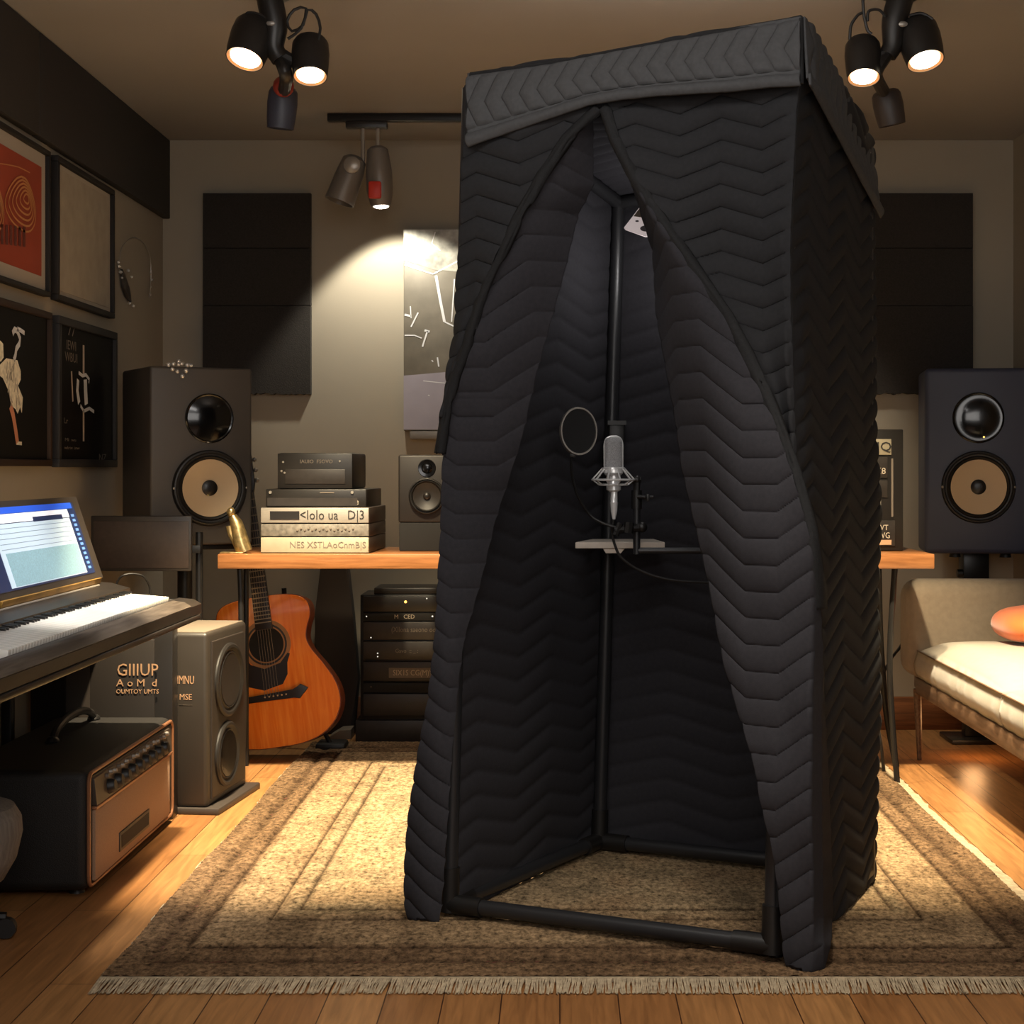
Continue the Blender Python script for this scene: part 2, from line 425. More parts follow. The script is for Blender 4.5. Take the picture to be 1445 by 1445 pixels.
# ------------------------------------------------------------------ pictures on the left wall (built in a plane: u along -Y.. toward the back is +Y)
def picture(name, y0, y1, z0, z1, fm, fw, mount, paper, label, mount_w=0.03):
    t = thing(name, label, 'picture', (XL, (y0+y1)/2, z0))
    f = B(); d0, d1 = XL+0.002, XL+0.032
    f.box(d0, d1, y0, y1, z0, z0+fw, 0.003).box(d0, d1, y0, y1, z1-fw, z1, 0.003)
    f.box(d0, d1, y0, y0+fw, z0+fw, z1-fw, 0.003).box(d0, d1, y1-fw, y1, z0+fw, z1-fw, 0.003)
    link('frame', f, fm, t)
    if mount:
        link('mount', B().box(d0, XL+0.016, y0+fw, y1-fw, z0+fw, z1-fw), 'mount_white', t)
    w = fw+(mount_w if mount else 0)
    pr = link('print', B().box(d0, XL+0.018, y0+w, y1-w, z0+w, z1-w), paper, t)
    return t, pr
LW = XL+0.0195
def lp(y, z, k=0): return Vector((LW+k*0.0006, y, z))
def flat(polys, k=0):
    b = B()
    for p in polys: b.poly([lp(y, z, k) for y, z in p])
    return b
def stroke(pts, w, k=0, b=None):
    b = b or B(); pts = [Vector(p) for p in pts]
    L, R = [], []
    for i, p in enumerate(pts):
        d = (pts[min(i+1, len(pts)-1)]-pts[max(i-1, 0)]); d = d.normalized() if d.length > 1e-9 else Vector((1, 0))
        n = Vector((-d.y, d.x))*w/2
        L.append(p+n); R.append(p-n)
    for i in range(len(pts)-1):
        b.poly([lp(*q, k) for q in (L[i], L[i+1], R[i+1], R[i])])
    return b

# orange poster with line-drawn leaves over a comb of bars
t, pr = picture('framed_poster', 5.22, 6.135, 1.845, 2.37, 'frame_dark', 0.018, True, 'paper_orange',
                'orange poster of line-drawn leaf shapes in a pale mounted frame', 0.05)
def wq(px, py):
    """point of the left wall seen at a pixel of the photograph, as (along, height)"""
    y = -LW*F/(CX-px); return (y, EYE-(py-CY)*y/F)
leaf = [(28, 249), (36, 255), (44, 275), (48, 300), (46, 318), (38, 327), (25, 322), (12, 308), (5, 288), (10, 268), (20, 253), (28, 249)]
def leaf_lines(dx):
    lines = B()
    for k in range(6):
        q = 1-k*0.165; cx_, cy_ = 29+k*1.6, 288-k*1.5
        pts = [Vector((cx_+(px-27)*q+dx, cy_+(py-288)*q, 0)) for px, py in leaf]
        stroke([wq(p.x, p.y) for p in spline(pts, 44)], 0.007, 1, lines)
    return lines
for dx in (0, -45): link('leaf_drawing', leaf_lines(dx), 'line_gold', pr)
link('arc_line', stroke([wq(-40+82*i/20, 229+8*(i/20)**3+(i/20)**2*4+14*max(0, i/20-.8)) for i in range(21)], 0.004, 1), 'line_gold', pr)
bars = []
for i in range(12):
    x = -36+i*6.2; y = 316+x*.12
    bars.append([wq(x, y), wq(x+3.6, y+.5), wq(x+3.6, y+29), wq(x, y+28)])
link('bar_drawing', flat(bars, 1), 'line_brown', pr)

picture('framed_print', 6.225, 7.02, 1.845, 2.375, 'frame_dark', 0.022, True, 'paper_grey',
        'blank grey print in dark frame beside the orange poster', 0.018)

t, pr = picture('framed_photograph', 5.22, 6.155, 1.235, 1.79, 'frame_brown', 0.024, False, 'paper_black',
                'black poster of a white feathered bird below the orange poster')
def bz(pts): return [wq(x/5.1625, 400+y/5.1625) for x, y in pts]
body = [bz([(-60, 640), (0, 590), (45, 545), (125, 560), (150, 640), (150, 700), (130, 745), (165, 830), (158, 945), (145, 900), (128, 950), (112, 915), (80, 890), (60, 780), (20, 690), (-20, 660)]),
        bz([(-30, 425), (0, 415), (22, 440), (25, 540), (5, 570), (-30, 560)])]
link('bird_body', flat(body, 1), 'feather', pr)
ft = B()
for i in range(26):
    a_ = random.random(); x = 40+70*random.random()+30*a_; y = 570+300*a_; l_ = 50+30*random.random(); d_ = random.uniform(-14, 14)
    stroke(bz([(x, y), (x+d_*.4, y+l_*.5), (x+d_, y+l_)]), 0.006, 2, ft)
link('feather_lines', ft, 'paper_grey', pr)  # grey strokes of the printed plumage
link('bird_neck', stroke(bz([(90, 365), (105, 335), (125, 345), (145, 400), (140, 440), (118, 475), (112, 520), (100, 560)]), 0.022, 1), 'ink_white', pr)
link('bird_beak', stroke(bz([(125, 330), (150, 342), (178, 362)]), 0.016, 1), 'ink_white', pr)
link('bird_leg', stroke(bz([(75, 890), (95, 960), (112, 1060), (126, 1160)]), 0.032, 1), 'bird_leg', pr)
link('bird_foot', stroke(bz([(118, 1162), (158, 1166)]), 0.012, 1), 'feather', pr)

t, pr = picture('framed_photograph', 6.24, 7.06, 1.232, 1.79, 'frame_grey', 0.03, False, 'paper_black',
                'black poster of thin silver instrument parts below the blank grey print')
for pts, w_ in (([(608, 450), (608, 655)], .024), ([(608, 920), (608, 1150)], .022), ([(520, 640), (524, 740), (530, 860)], .016)):
    link('thin_rod', stroke(bz(pts), w_, 1), 'rod_pale', pr)
for pts, w_ in (([(568, 700), (562, 780), (576, 872)], .032), ([(620, 700), (622, 780), (628, 882)], .045), ([(572, 650), (600, 672), (625, 665), (650, 700), (645, 725)], .014), ([(585, 890), (610, 930), (650, 910), (685, 935)], .014)):
    link('silver_fitting', stroke(bz(pts), w_, 1), 'ink_white', pr)
def wall_text(body, size, y, z, parent, m, squash=1.0):
    me = text_mesh(body, size, face_right(LW+0.0007, y, z), squash, 0.0002)
    return link('lettering', me, m, parent)
wall_text('77', 0.055, 6.43, 1.745, pr, 'dim_ink', 1.8); wall_text('IEWI', 0.05, 6.43, 1.69, pr, 'dim_ink', 1.3)
wall_text('WBUI', 0.05, 6.43, 1.645, pr, 'dim_ink', 1.3)
wall_text('Lr', 0.03, 6.36, 1.405, pr, 'dim_ink', 2); wall_text('Mi  wu', 0.018, 6.42, 1.335, pr, 'dim_ink', 3)
wall_text('wlrix ixw', 0.018, 6.44, 1.305, pr, 'dim_ink', 3); wall_text('NZ', 0.04, 6.87, 1.27, pr, 'dim_ink', 2)

# beaded wire ornament on the left wall near the corner
t = thing('wall_ornament', 'beaded wire ornament hanging on left wall near the corner', 'ornament', (XL, 7.35, 1.90))
wy = lambda px, py: (Vector((XL+0.012, (CX-px) and (-XL-0.012)*F/(CX-px), 0)), None)[0]
def wl(px, py, off=0.012):
    Y = (-XL-off)*F/(CX-px); return Vector((XL+off, Y, EYE-(py-CY)*Y/F))
link('wire', B().tube(spline([wl(168, 372), wl(172, 350), wl(185, 336), wl(200, 340), wl(211, 360), wl(213, 390), wl(211, 420)], 30), 0.0022, 6), 'steel', t)
for p in [(167, 370), (168, 376), (170, 384), (172, 392), (174, 398), (176, 405), (178, 412), (180, 420), (183, 428), (188, 432), (181, 382), (186, 391), (213, 385), (214, 395), (213, 405), (212, 416)]:
    link('bead', B().ball(wl(*p), random.uniform(0.004, 0.008), 8), 'glass_bead', t)
link('dark_bird_charm', B().prism([(0, 0), (0.05, -0.02), (0.13, -0.075), (0.15, -0.125), (0.09, -0.11), (0.03, -0.075)], 0.006, 0.02,
     lambda a, b, d: Vector((XL+d, 7.19+a, 2.07+b)), 0.003), 'charm', t)

# foil print on the back wall beside the booth
t = thing('foil_print', 'pale silver metallic print on back wall lit by the track lamp', 'picture', (-0.43, YB, 1.40))
x0, x1, z0, z1 = -0.73, -0.13, 1.403, 2.343
link('panel', B().box(x0, x1, YB-0.05, YB-0.002, z0, z1, 0.004), 'foil_mid', t)
yq = YB-0.0515
def bp(x, z, k=0): return Vector((x, yq-k*0.0006, z))
link('crumpled_foil', B().poly([bp(x0, z1), bp(x1, z1), bp(x1, 2.12), bp(-0.585, 2.155), bp(x0, 2.20)]), 'foil_top', t)
link('lilac_wash', B().poly([bp(x0, 1.66), bp(-0.5, 1.68), bp(x1, 1.66), bp(x1, z0+0.005), bp(x0, z0+0.005)]), 'foil_low', t)
def bs(pts, w):
    st = B()
    for a, b in zip(pts, pts[1:]):
        a, b = Vector(a), Vector(b); d = (b-a).normalized(); n = Vector((-d.y, d.x))*w/2
        st.poly([bp(*(a+n), 1), bp(*(b+n), 1), bp(*(b-n), 1), bp(*(a-n), 1)])
    link('pale_mark', st, 'ink_white', t)
def fz(px, py): return ((px-CX)/300.6, EYE-(py-CY)/300.6)
for pts, w in (([(572, 375), (612, 388), (650, 368)], 0.010), ([(615, 329), (610, 345), (622, 355)], 0.007),
               ([(616, 390), (622, 425), (628, 455)], 0.02), ([(642, 395), (638, 455)], 0.009), ([(628, 455), (645, 463)], 0.01),
               ([(572, 445), (581, 447)], 0.016), ([(580, 433), (581, 450)], 0.008), ([(591, 442), (581, 462)], 0.01),
               ([(572, 474), (586, 474), (596, 478)], 0.008), ([(604, 468), (597, 490)], 0.012), ([(600, 467), (607, 469)], 0.016),
               ([(618, 505), (620, 518)], 0.010), ([(598, 538), (637, 542)], 0.006), ([(610, 509), (612, 511)], 0.008), ([(605, 558), (607, 559)], 0.007)):
    bs([fz(*p) for p in pts], w*.62)
solo('picture_ledge', B().box(-0.70, -0.16, YB-0.06, YB-0.002, 1.363, 1.4, 0.003), 'spot_grey',
     'narrow dark ledge on back wall under the silver print', 'ledge', (-0.43, YB-0.03, 1.363))

# ------------------------------------------------------------------ ceiling spot clusters
def ring_face(p, d): return axis_matrix(p, d)
def spot_head(parent, c, d, r, ln, body_m, lit):
    d = Vector(d).normalized(); mt = axis_matrix(c, d)   # local z = beam direction
    prof = [(0.0, -ln/2), (r*0.62, -ln/2), (r*0.84, -ln/2+0.006), (r*0.97, -ln*0.36), (r*1.02, -ln*0.1), (r*.97, ln*.25), (r*.9, ln/2), (r*0.86, ln/2), (r*0.84, ln/2-0.012), (0.0, ln/2-0.014)]
    h = link('spot_head', B().lathe(prof, mt, 28), body_m, parent)
    if lit:
        link('lens', B().lathe([(0, ln/2-0.004), (r*0.70, ln/2-0.004), (r*0.72, ln/2-0.008), (0, ln/2-0.009)], mt, 28), 'spot_glow', h)
        link('reflector', B().lathe([(r*0.72, ln/2-0.006), (r*0.86, ln/2-0.001), (r*0.86, ln/2-0.004), (r*0.73, ln/2-0.012)], mt, 28), 'spot_inner', h)
    return h
def cluster(cfg, label):
    Y = 5.5
    w = lambda px, py, dy=0.0: at(px, py, Y+dy)
    stem_top = w(*cfg['stem'][0]); stem_top.z = ZC
    t = thing('spotlight_cluster', label, 'spotlight', (stem_top.x, stem_top.y, ZC), (0, 0, 0), 'spot clusters on the ceiling')
    link('ceiling_plate', B().lathe([(0, 0), (0.06, 0), (0.06, -0.02), (0.05, -0.026), (0, -0.026)], Matrix.Translation((stem_top.x, Y, ZC-0.001))), 'spot_black', t)
    st_ = [stem_top]+[w(*p) for p in cfg['stem'][1:]]
    link('stem', B().tube(spline(st_, 18), [0.037+0.006*math.sin(i*0.3) for i in range(len(spline(st_, 18)))], 12), 'spot_black', t)
    for arm in cfg['arms']:
        sp_ = spline([w(*p) for p in arm], 14)
        link('arm', B().tube(sp_, 0.022, 10), 'spot_black', t)
    for (px, py, d, lit, bm_, r, ln, dy) in cfg['heads']:
        spot_head(t, w(px, py, dy), d, r*1.1, ln*1.1, bm_, lit)
    for c in cfg['cords']:
        link('cord', B().tube(spline([w(p[0], p[1], -0.03) for p in c], 26), 0.005, 6), 'cable', t)
    if cfg.get('collar'):
        px, py, r = cfg['collar']
        link('collar', B().ball(w(px, py, 0.24), r, 16), 'red_dim', t)
    link('pivot_screw', B().ball(w(*cfg['screw'], -0.035), 0.012, 10, (1.4, 0.6, 0.8)), 'steel', t)
cluster(dict(stem=[(383, -60), (381, 0), (388, 35), (386, 65), (396, 84)],
             arms=[[(386, 60), (372, 62), (358, 58)], [(392, 74), (412, 86), (432, 92)], [(396, 84), (404, 108), (401, 128, .25)]],
             heads=[(354, 58, (-0.20, -0.40, -0.90), True, 'spot_black', 0.063, 0.135, 0), (438, 82, (0.05, -0.38, -0.92), True, 'spot_black', 0.055, 0.13, 0),
                    (398, 152, (-0.10, 0.1, -1), False, 'spot_blue', 0.046, 0.13, 0.30)],
             cords=[[(345, 26), (350, 18), (365, 20), (382, 30)], [(448, 60), (452, 40), (446, 20), (434, 14), (428, 35), (412, 44), (405, 30), (415, 14), (432, 12), (425, 40), (406, 55)]],
             screw=(383, 33), collar=(400, 122, 0.036)),
        'black ceiling spot cluster with two lit heads above the grey panels, left of booth')
cluster(dict(stem=[(1272, -60), (1270, 0), (1262, 30), (1260, 62), (1252, 78)],
             arms=[[(1262, 52), (1280, 58), (1296, 56)], [(1254, 72), (1238, 82), (1222, 88)], [(1250, 78), (1236, 104), (1246, 128, .25)]],
             heads=[(1299, 60, (0.14, -0.38, -0.90), True, 'spot_black', 0.061, 0.135, 0), (1218, 84, (-0.04, -0.38, -0.92), True, 'spot_black', 0.053, 0.13, 0),
                    (1254, 152, (0.22, 0.1, -1), False, 'spot_brown', 0.046, 0.11, 0.30)],
             cords=[[(1199, 56), (1201, 36), (1210, 22), (1217, 18)], [(1217, -10), (1219, 20), (1224, 42), (1230, 48)], [(1224, 30), (1226, 16), (1240, 14), (1250, 24)], [(1283, 22), (1300, 19), (1316, 27)]],
             screw=(1274, 34)),
        'black ceiling spot cluster with two lit heads, right of booth')

# track light near the back wall
t = thing('track_light', 'grey ceiling track with two lamp heads above the silver print', 'track light', (0.15, 7.4, ZC))
link('track_bar', B().box(-1.01, 1.32, 7.38, 7.42, ZC-0.035, ZC-0.001, 0.004), 'black_metal', t)
link('adapter', B().box(-0.93, -0.75, 7.375, 7.425, ZC-0.065, ZC-0.035, 0.004), 'spot_black', t)
hg = B(); 
for px in (512, 533): 
    a = at(px, 190, 7.4); b = at(px, 228, 7.4); hg.tube([(a.x, 7.4, ZC-0.06), b], 0.009, 8)
link('hanger', hg, 'steel', t)
mt = axis_matrix(at(490, 255, 7.4), (-0.32, -0.05, -0.9))
h = link('lamp_head', B().lathe([(0, -0.115), (0.03, -0.113), (0.052, -0.095), (0.06, -0.03), (0.066, 0.10), (0.06, 0.10), (0.055, 0.0), (0, -0.01)], mt), 'spot_grey', t)
link('pivot_knob', B().lathe([(0, 0.02), (0.022, 0.02), (0.036, 0.012), (0.036, 0), (0, 0)], axis_matrix(at(497, 233, 7.34), (0, -1, 0))), 'steel', h)
mt = axis_matrix(at(535, 250, 7.4), (0.06, -0.05, -0.99))
h = link('lamp_head', B().lathe([(0, -0.135), (0.03, -0.133), (0.045, -0.12), (0.057, -0.03), (0.058, 0.06), (0.045, 0.12), (0.036, 0.13), (0.03, 0.125), (0, 0.12)], mt), 'spot_grey', t)
link('lens', B().lathe([(0, 0.134), (0.026, 0.134), (0.034, 0.128), (0, 0.122)], axis_matrix(at(536, 250, 7.4), (0.06, -0.05, -0.99))), 'track_glow', h)
a = at(529, 268, 7.335)
link('red_sticker', B().box(a.x-0.028, a.x+0.028, 7.325, 7.345, a.z-0.038, a.z+0.038, 0.009), 'red', h)

# ------------------------------------------------------------------ rug
RX0, RX1, RY0, RY1 = -1.10, 1.30, 4.07, 7.55
nx, ny = 300, 430
gx = np.linspace(RX0, RX1, nx); gy = np.linspace(RY0, RY1, ny)
XX, YY = np.meshgrid(gx, gy)
cx0, hx = (RX0+RX1)/2, (RX1-RX0)/2
ex = hx-np.abs(XX-cx0)                          # distance in from the long sides
ey = np.minimum(YY-RY0, RY1-YY)
ed = np.minimum(ex, ey*0.62)
def smooth_noise(shape, cells, seed):
    ca_, cb_ = cells if isinstance(cells, tuple) else (cells, cells)
    r = np.random.default_rng(seed); g = r.random((ca_+2, cb_+2))
    a = np.linspace(0, ca_, shape[0]); b = np.linspace(0, cb_, shape[1])
    i = np.minimum(a.astype(int), ca_); j = np.minimum(b.astype(int), cb_)
    fa = (a-i)[:, None]; fb = (b-j)[None, :]
    fa = fa*fa*(3-2*fa); fb = fb*fb*(3-2*fb)
    return (g[i][:, j]*(1-fa)*(1-fb)+g[i+1][:, j]*fa*(1-fb)+g[i][:, j+1]*(1-fa)*fb+g[i+1][:, j+1]*fa*fb)
n1 = smooth_noise(XX.shape, 9, 1); n2 = smooth_noise(XX.shape, 34, 2); n3 = smooth_noise(XX.shape, 110, 3)
mix = 0.5*n1+0.3*n2+0.2*n3
dark = np.array(rgb(128, 102, 76)[:3]); lightc = np.array(rgb(188, 164, 128)[:3]); rust = np.array(rgb(140, 98, 64)[:3]); deep = np.array(rgb(74, 56, 42)[:3])
field = np.clip((ed-0.16)/0.02, 0, 1)[..., None]
colr = dark*(0.8+0.5*mix[..., None])*(1-field)+(rust*0.4+lightc*0.6)*(0.75+0.5*mix[..., None])*field
inner = np.clip((ed-0.34)/0.02, 0, 1)[..., None]
colr = colr*(1-inner)+(lightc*(0.55+0.45*n2[..., None])+rust*(0.45-0.45*n2[..., None]))*inner
pt = (np.clip((n2-0.60)/0.14, 0, 1)*0.6)[..., None]
colr = colr*(1-pt*0.6)+deep*pt*0.6
hgt = 0.012+0.004*rng.random(XX.shape)
for d0, w, k in ((0.085, 0.016, 0.55), (0.155, 0.007, 0.8), (0.32, 0.006, 0.9), (0.385, 0.008, 0.85)):
    ln = np.exp(-((ed-d0)/w)**2)[..., None]*k
    colr = colr*(1-ln)+deep*0.6*ln
    hgt -= 0.006*np.exp(-((ed-d0)/w)**2)
wob = 0.004*np.sin(YY*4.0)+0.002*np.sin(YY*11)
edge = np.clip(1-ex/0.02, 0, 1)
PX = XX+np.where(ex < 0.02, wob*np.sign(XX-cx0), 0)
verts = np.stack([PX, YY, hgt], -1).reshape(-1, 3)
idx = np.arange(nx*ny).reshape(ny, nx)
quads = np.stack([idx[:-1, :-1], idx[:-1, 1:], idx[1:, 1:], idx[1:, :-1]], -1).reshape(-1, 4)
def np_mesh(name, verts, quads, smooth=True):
    me = bpy.data.meshes.new(name)
    me.vertices.add(len(verts)); me.vertices.foreach_set('co', np.asarray(verts, np.float32).ravel())
    me.loops.add(quads.size); me.loops.foreach_set('vertex_index', quads.ravel().astype(np.int32))
    me.polygons.add(len(quads)); me.polygons.foreach_set('loop_start', np.arange(0, quads.size, 4, dtype=np.int32))
    try: me.polygons.foreach_set('loop_total', np.full(len(quads), 4, np.int32))
    except Exception: pass
    me.update(calc_edges=True); me.validate()
    me.polygons.foreach_set('use_smooth', np.full(len(me.polygons), smooth))
    return me
t = thing('rug', 'large worn brown patterned rug with pale fringe under the booth', 'rug', (cx0, (RY0+RY1)/2, 0.0))
me = np_mesh('pile', verts, quads)
ca = me.attributes.new('Col', 'FLOAT_COLOR', 'POINT')
ca.data.foreach_set('color', np.concatenate([np.clip(colr, 0, 1), np.ones(colr.shape[:2]+(1,))], -1).reshape(-1, 4).astype(np.float32).ravel())
link('pile', me, 'rug', t)
link('backing', B().box(RX0+0.006, RX1-0.006, RY0+0.004, RY1-0.004, 0.001, 0.007), 'line_brown', t)
fr = B()
for yb, s in ((RY0+0.004, -1), (RY1-0.004, 1)):
    n = 1100 if s < 0 else 400
    for i in range(n):
        x = RX0+(RX1-RX0)*(i+random.uniform(-.3, .3))/n
        ln = random.uniform(0.098, 0.112) if s < 0 else 0.05; dx = random.uniform(-0.016, 0.004); w = 0.0013
        fr.poly([(x-w, yb, 0.012), (x+w, yb, 0.012), (x+dx+w, yb+s*ln, 0.002+random.uniform(0, .004)), (x+dx-w, yb+s*ln, 0.002+random.uniform(0, .004))])
    fr.box(RX0, RX1, min(yb, yb+s*0.012), max(yb, yb+s*0.012), 0.001, 0.012)
link('fringe', fr, 'fringe', t)
for xs, s in ((RX1-0.004, 1), (RX0+0.004, -1)):
    eb = B()
    pts = []
    for i in range(120):
        y = RY0+(RY1-RY0)*i/119
        wv = 0.004*math.sin(y*4)+0.002*math.sin(y*11)
        ww = (0.045 if s > 0 else 0.012)+random.uniform(-0.006, 0.006)
        pts.append((xs+s*wv, xs+s*(wv+ww), y))
    for a, b in zip(pts, pts[1:]):
        eb.poly([(a[0], a[2], 0.012), (a[1], a[2], 0.003), (b[1], b[2], 0.003), (b[0], b[2], 0.012)])
    link('edge_binding', eb, 'fringe', t)

# ------------------------------------------------------------------ quilted vocal booth
LF = np.array([-.304, 4.61]); RF = np.array([.526, 4.20]); LBk = np.array([.1246, 5.43]); RB = np.array([.935, 5.03])
booth = thing('vocal_booth', 'tall black quilted fabric vocal booth with open curtains standing on rug', 'booth', (0.32, 4.82, 0.0))

def tri(x):                         # triangle wave 0..1
    x = np.mod(x, 1.0); return 1-np.abs(2*x-1)
def trap(x):                        # flattened zigzag
    return np.clip((tri(x)-0.22)/0.56, 0, 1)
def quilt(Sx, H, spacing, period, amp, puff, wave=tri, ph=0.0, sharp=0.42):
    q = (H-amp*wave(Sx/period+ph))/spacing
    return puff*np.abs(np.sin(np.pi*q))**sharp
def cloth(name, P, nrm, disp, material, parent=booth, two=True):
    """P: (n,m,3) grid, nrm: (3,) or grid outward normal, disp: (n,m) puff"""
    n_, m_ = P.shape[:2]
    V = P+np.asarray(nrm)*disp[..., None]
    V[..., 2] = np.maximum(V[..., 2], 0.0165)
    idx = np.arange(n_*m_).reshape(n_, m_)
    q = np.stack([idx[:-1, :-1], idx[:-1, 1:], idx[1:, 1:], idx[1:, :-1]], -1).reshape(-1, 4)
    o = link(name, np_mesh(name, V.reshape(-1, 3), q), material, parent)
    sm = o.modifiers.new('thick', 'SOLIDIFY'); sm.thickness = 0.006; sm.offset = -1
    return o
def front_pt(px, py, off):
    tt = (px-CX)/F
    Y = (3.7017-0.926*off)/(0.83+0.41*tt)
    return np.stack([tt*Y, Y, EYE-(py-CY)*Y/F], -1)
NF = np.array([-.443, -.897, 0.0]); NS = np.array([.893, -.45, 0.0]); TF = np.array([.897, -.443, 0]); TS = np.array([.45, .893, 0])
def wrinkle(shape, amp, cells, seed): return amp*(smooth_noise(shape, cells, seed)-0.5)

hemL = np.array([(845, 150), (841, 156), (801, 195), (766, 248), (731, 310), (704, 367), (677, 425), (660, 483), (642, 531), (628, 590), (618, 660)])
outL = np.array([(661, 90), (658, 210), (655, 300), (651, 380), (648, 440), (640, 500), (632, 560), (625, 620), (624, 700), (623, 760), (621, 840), (618, 900), (608, 990), (598, 1040), (588, 1100), (579, 1160), (574, 1230), (573, 1275), (580, 1302)])
innL = np.array([(838, 150), (836, 261), (815, 301), (797, 376), (779, 447), (757, 531), (739, 615), (718, 680), (700, 735), (682, 811), (658, 897), (650, 966), (642, 1060), (636, 1160), (630, 1240), (622, 1302)])
hemR = np.array([(848, 150), (855, 156), (868, 195), (895, 248), (921, 292), (957, 345), (996, 403), (1027, 447), (1054, 500), (1076, 545), (1098, 600), (1121, 665), (1144, 752), (1155, 839), (1162, 967), (1169, 1083), (1173, 1200), (1175, 1280), (1171, 1330), (1158, 1376)])
innR = np.array([(850, 150), (868, 200), (900, 270), (925, 354), (930, 443), (941, 500), (954, 575), (964, 659), (987, 752), (1007, 839), (1025, 938), (1045, 1013), (1069, 1083), (1081, 1141), (1094, 1194), (1103, 1258), (1107, 1339), (1112, 1376)])
edgR = np.array([(1131, 110), (1125, 155), (1116, 345), (1118, 531), (1122, 640), (1124, 680)])
ix = lambda poly, y: np.interp(y, poly[:, 1], poly[:, 0])

def row_sheet(L, R, y0, y1, offL, offR, n_, m_, bulge=0.0, pw=1):
    y = np.linspace(y0, y1, n_)[:, None]; u = np.linspace(0, 1, m_)[None, :]
    xl = L(y); xr = R(y); px = xl+(xr-xl)*u; py = y+0*u
    ul = (1-u)**pw; off = offL(y)*ul+offR(y)*(1-ul)+bulge*np.sin(np.pi*u)
    return px, py, off
c_ = lambda v: (lambda y: v+0*y)
# outer front curtain, left and right of the slit
px, py, off = row_sheet(lambda y: ix(outL, y), lambda y: ix(hemL, y)-2, 128, 640, lambda y: 0.0*y+0.004, lambda y: 0.018+0*y, 300, 90, 0.010)
P = front_pt(px, py, off); S = P@TF
cloth('front_curtain', P, NF, quilt(S, P[..., 2], 0.058, 0.26, 0.045, 0.012)+wrinkle(S.shape, 0.02, (9, 2), 11), 'quilt')
px, py, off = row_sheet(lambda y: ix(hemR, y)+3, lambda y: ix(edgR, y), 100, 676, lambda y: 0.018+0*y, lambda y: 0.004+0*y, 320, 130, -0.035)
P = front_pt(px, py, off); S = P@TF
fade = np.clip((1-np.linspace(0, 1, 130)[None])*14, 0, 1)
cloth('front_curtain', P, NF, fade*quilt(S, P[..., 2], 0.056, 0.225, 0.038, 0.013, ph=0.3)+fade*wrinkle(S.shape, 0.018, (7, 2), 12), 'quilt')
# lining flaps folded behind the bound edges
Lf = lambda y: np.where(y < 560, ix(hemL, y)+1, ix(outL, y))
px, py, off = row_sheet(Lf, lambda y: ix(innL, y), 152, 1302, lambda y: np.interp(y, [150, 560, 1000, 1300], [0.012, 0.012, 0.05, 0.06]), lambda y: np.interp(y, [150, 300, 700, 900, 1300], [-0.03, -0.10, -0.10, 0.005, 0.05]), 520, 70, 0.012)
P = front_pt(px, py, off); S = P@TF
cloth('curtain_flap', P, NF, quilt(S, P[..., 2], 0.066, 0.40, -0.085, 0.010, trap, 0.1)+wrinkle(S.shape, 0.02, (10, 1), 13), 'quilt_in')
px, py, off = row_sheet(lambda y: ix(innR, y), lambda y: ix(hemR, y), 160, 1375, lambda y: np.interp(y, [150, 350, 700, 900, 1050, 1380], [-0.03, -0.12, -0.09, -0.03, 0.03, 0.04]), lambda y: np.interp(y, [150, 700, 1380], [0.012, 0.025, 0.035]), 560, 90, 0.016, 2.2)
Yov = np.interp(px, [1100, 1145, 1160, 1170, 1178], [0.0, 0.0, 0.08, 0.26, 0.42])
tt = (px-CX)/F
P = front_pt(px, py, off)
fade = np.clip((py-700)/250, 0, 1)*np.clip((1345-py)/50, 0.25, 1)
Y2 = P[..., 1]+Yov*fade
P = np.stack([tt*Y2, Y2, EYE-(py-CY)*Y2/F], -1); S = P@TF
cloth('curtain_flap', P, NF, quilt(S, P[..., 2], 0.066, 0.42, 0.085, 0.010, trap, 0.35)+wrinkle(S.shape, 0.025, (10, 2), 14), 'quilt_in')
# bound edges of the two curtains
def hem(poly, w0, w1, y0, y1, sd):
    y = np.linspace(y0, y1, 160); x = ix(poly, y)
    dx = np.gradient(x); dy = np.gradient(y); L_ = np.hypot(dx, dy); nxp = dy/L_; nyp = -dx/L_
    w = np.interp(y, [y0, y1], [w0, w1])
    u = np.linspace(-0.5, 0.5, 9)
    px = x[:, None]+nxp[:, None]*w[:, None]*u[None]; py = y[:, None]+nyp[:, None]*w[:, None]*u[None]
    off = 0.026+0.010*np.cos(np.pi*u)[None]+0*px
    Yo = np.interp(px, [1100, 1145, 1160, 1170, 1178], [0.0, 0.0, 0.08, 0.26, 0.42])*np.clip((py-700)/250, 0, 1)*np.clip((1345-py)/50, 0.25, 1)
    P = front_pt(px, py, off); Y2 = P[..., 1]+Yo; tt = (px-CX)/F
    P = np.stack([tt*Y2, Y2, EYE-(py-CY)*Y2/F], -1)
    cloth('hem_band', P, NF, wrinkle(px.shape, 0.008, 20, sd), 'quilt_hem')
hem(hemL, 12, 10, 152, 640, 21)
hem(hemR, 13, 18, 152, 860, 22)

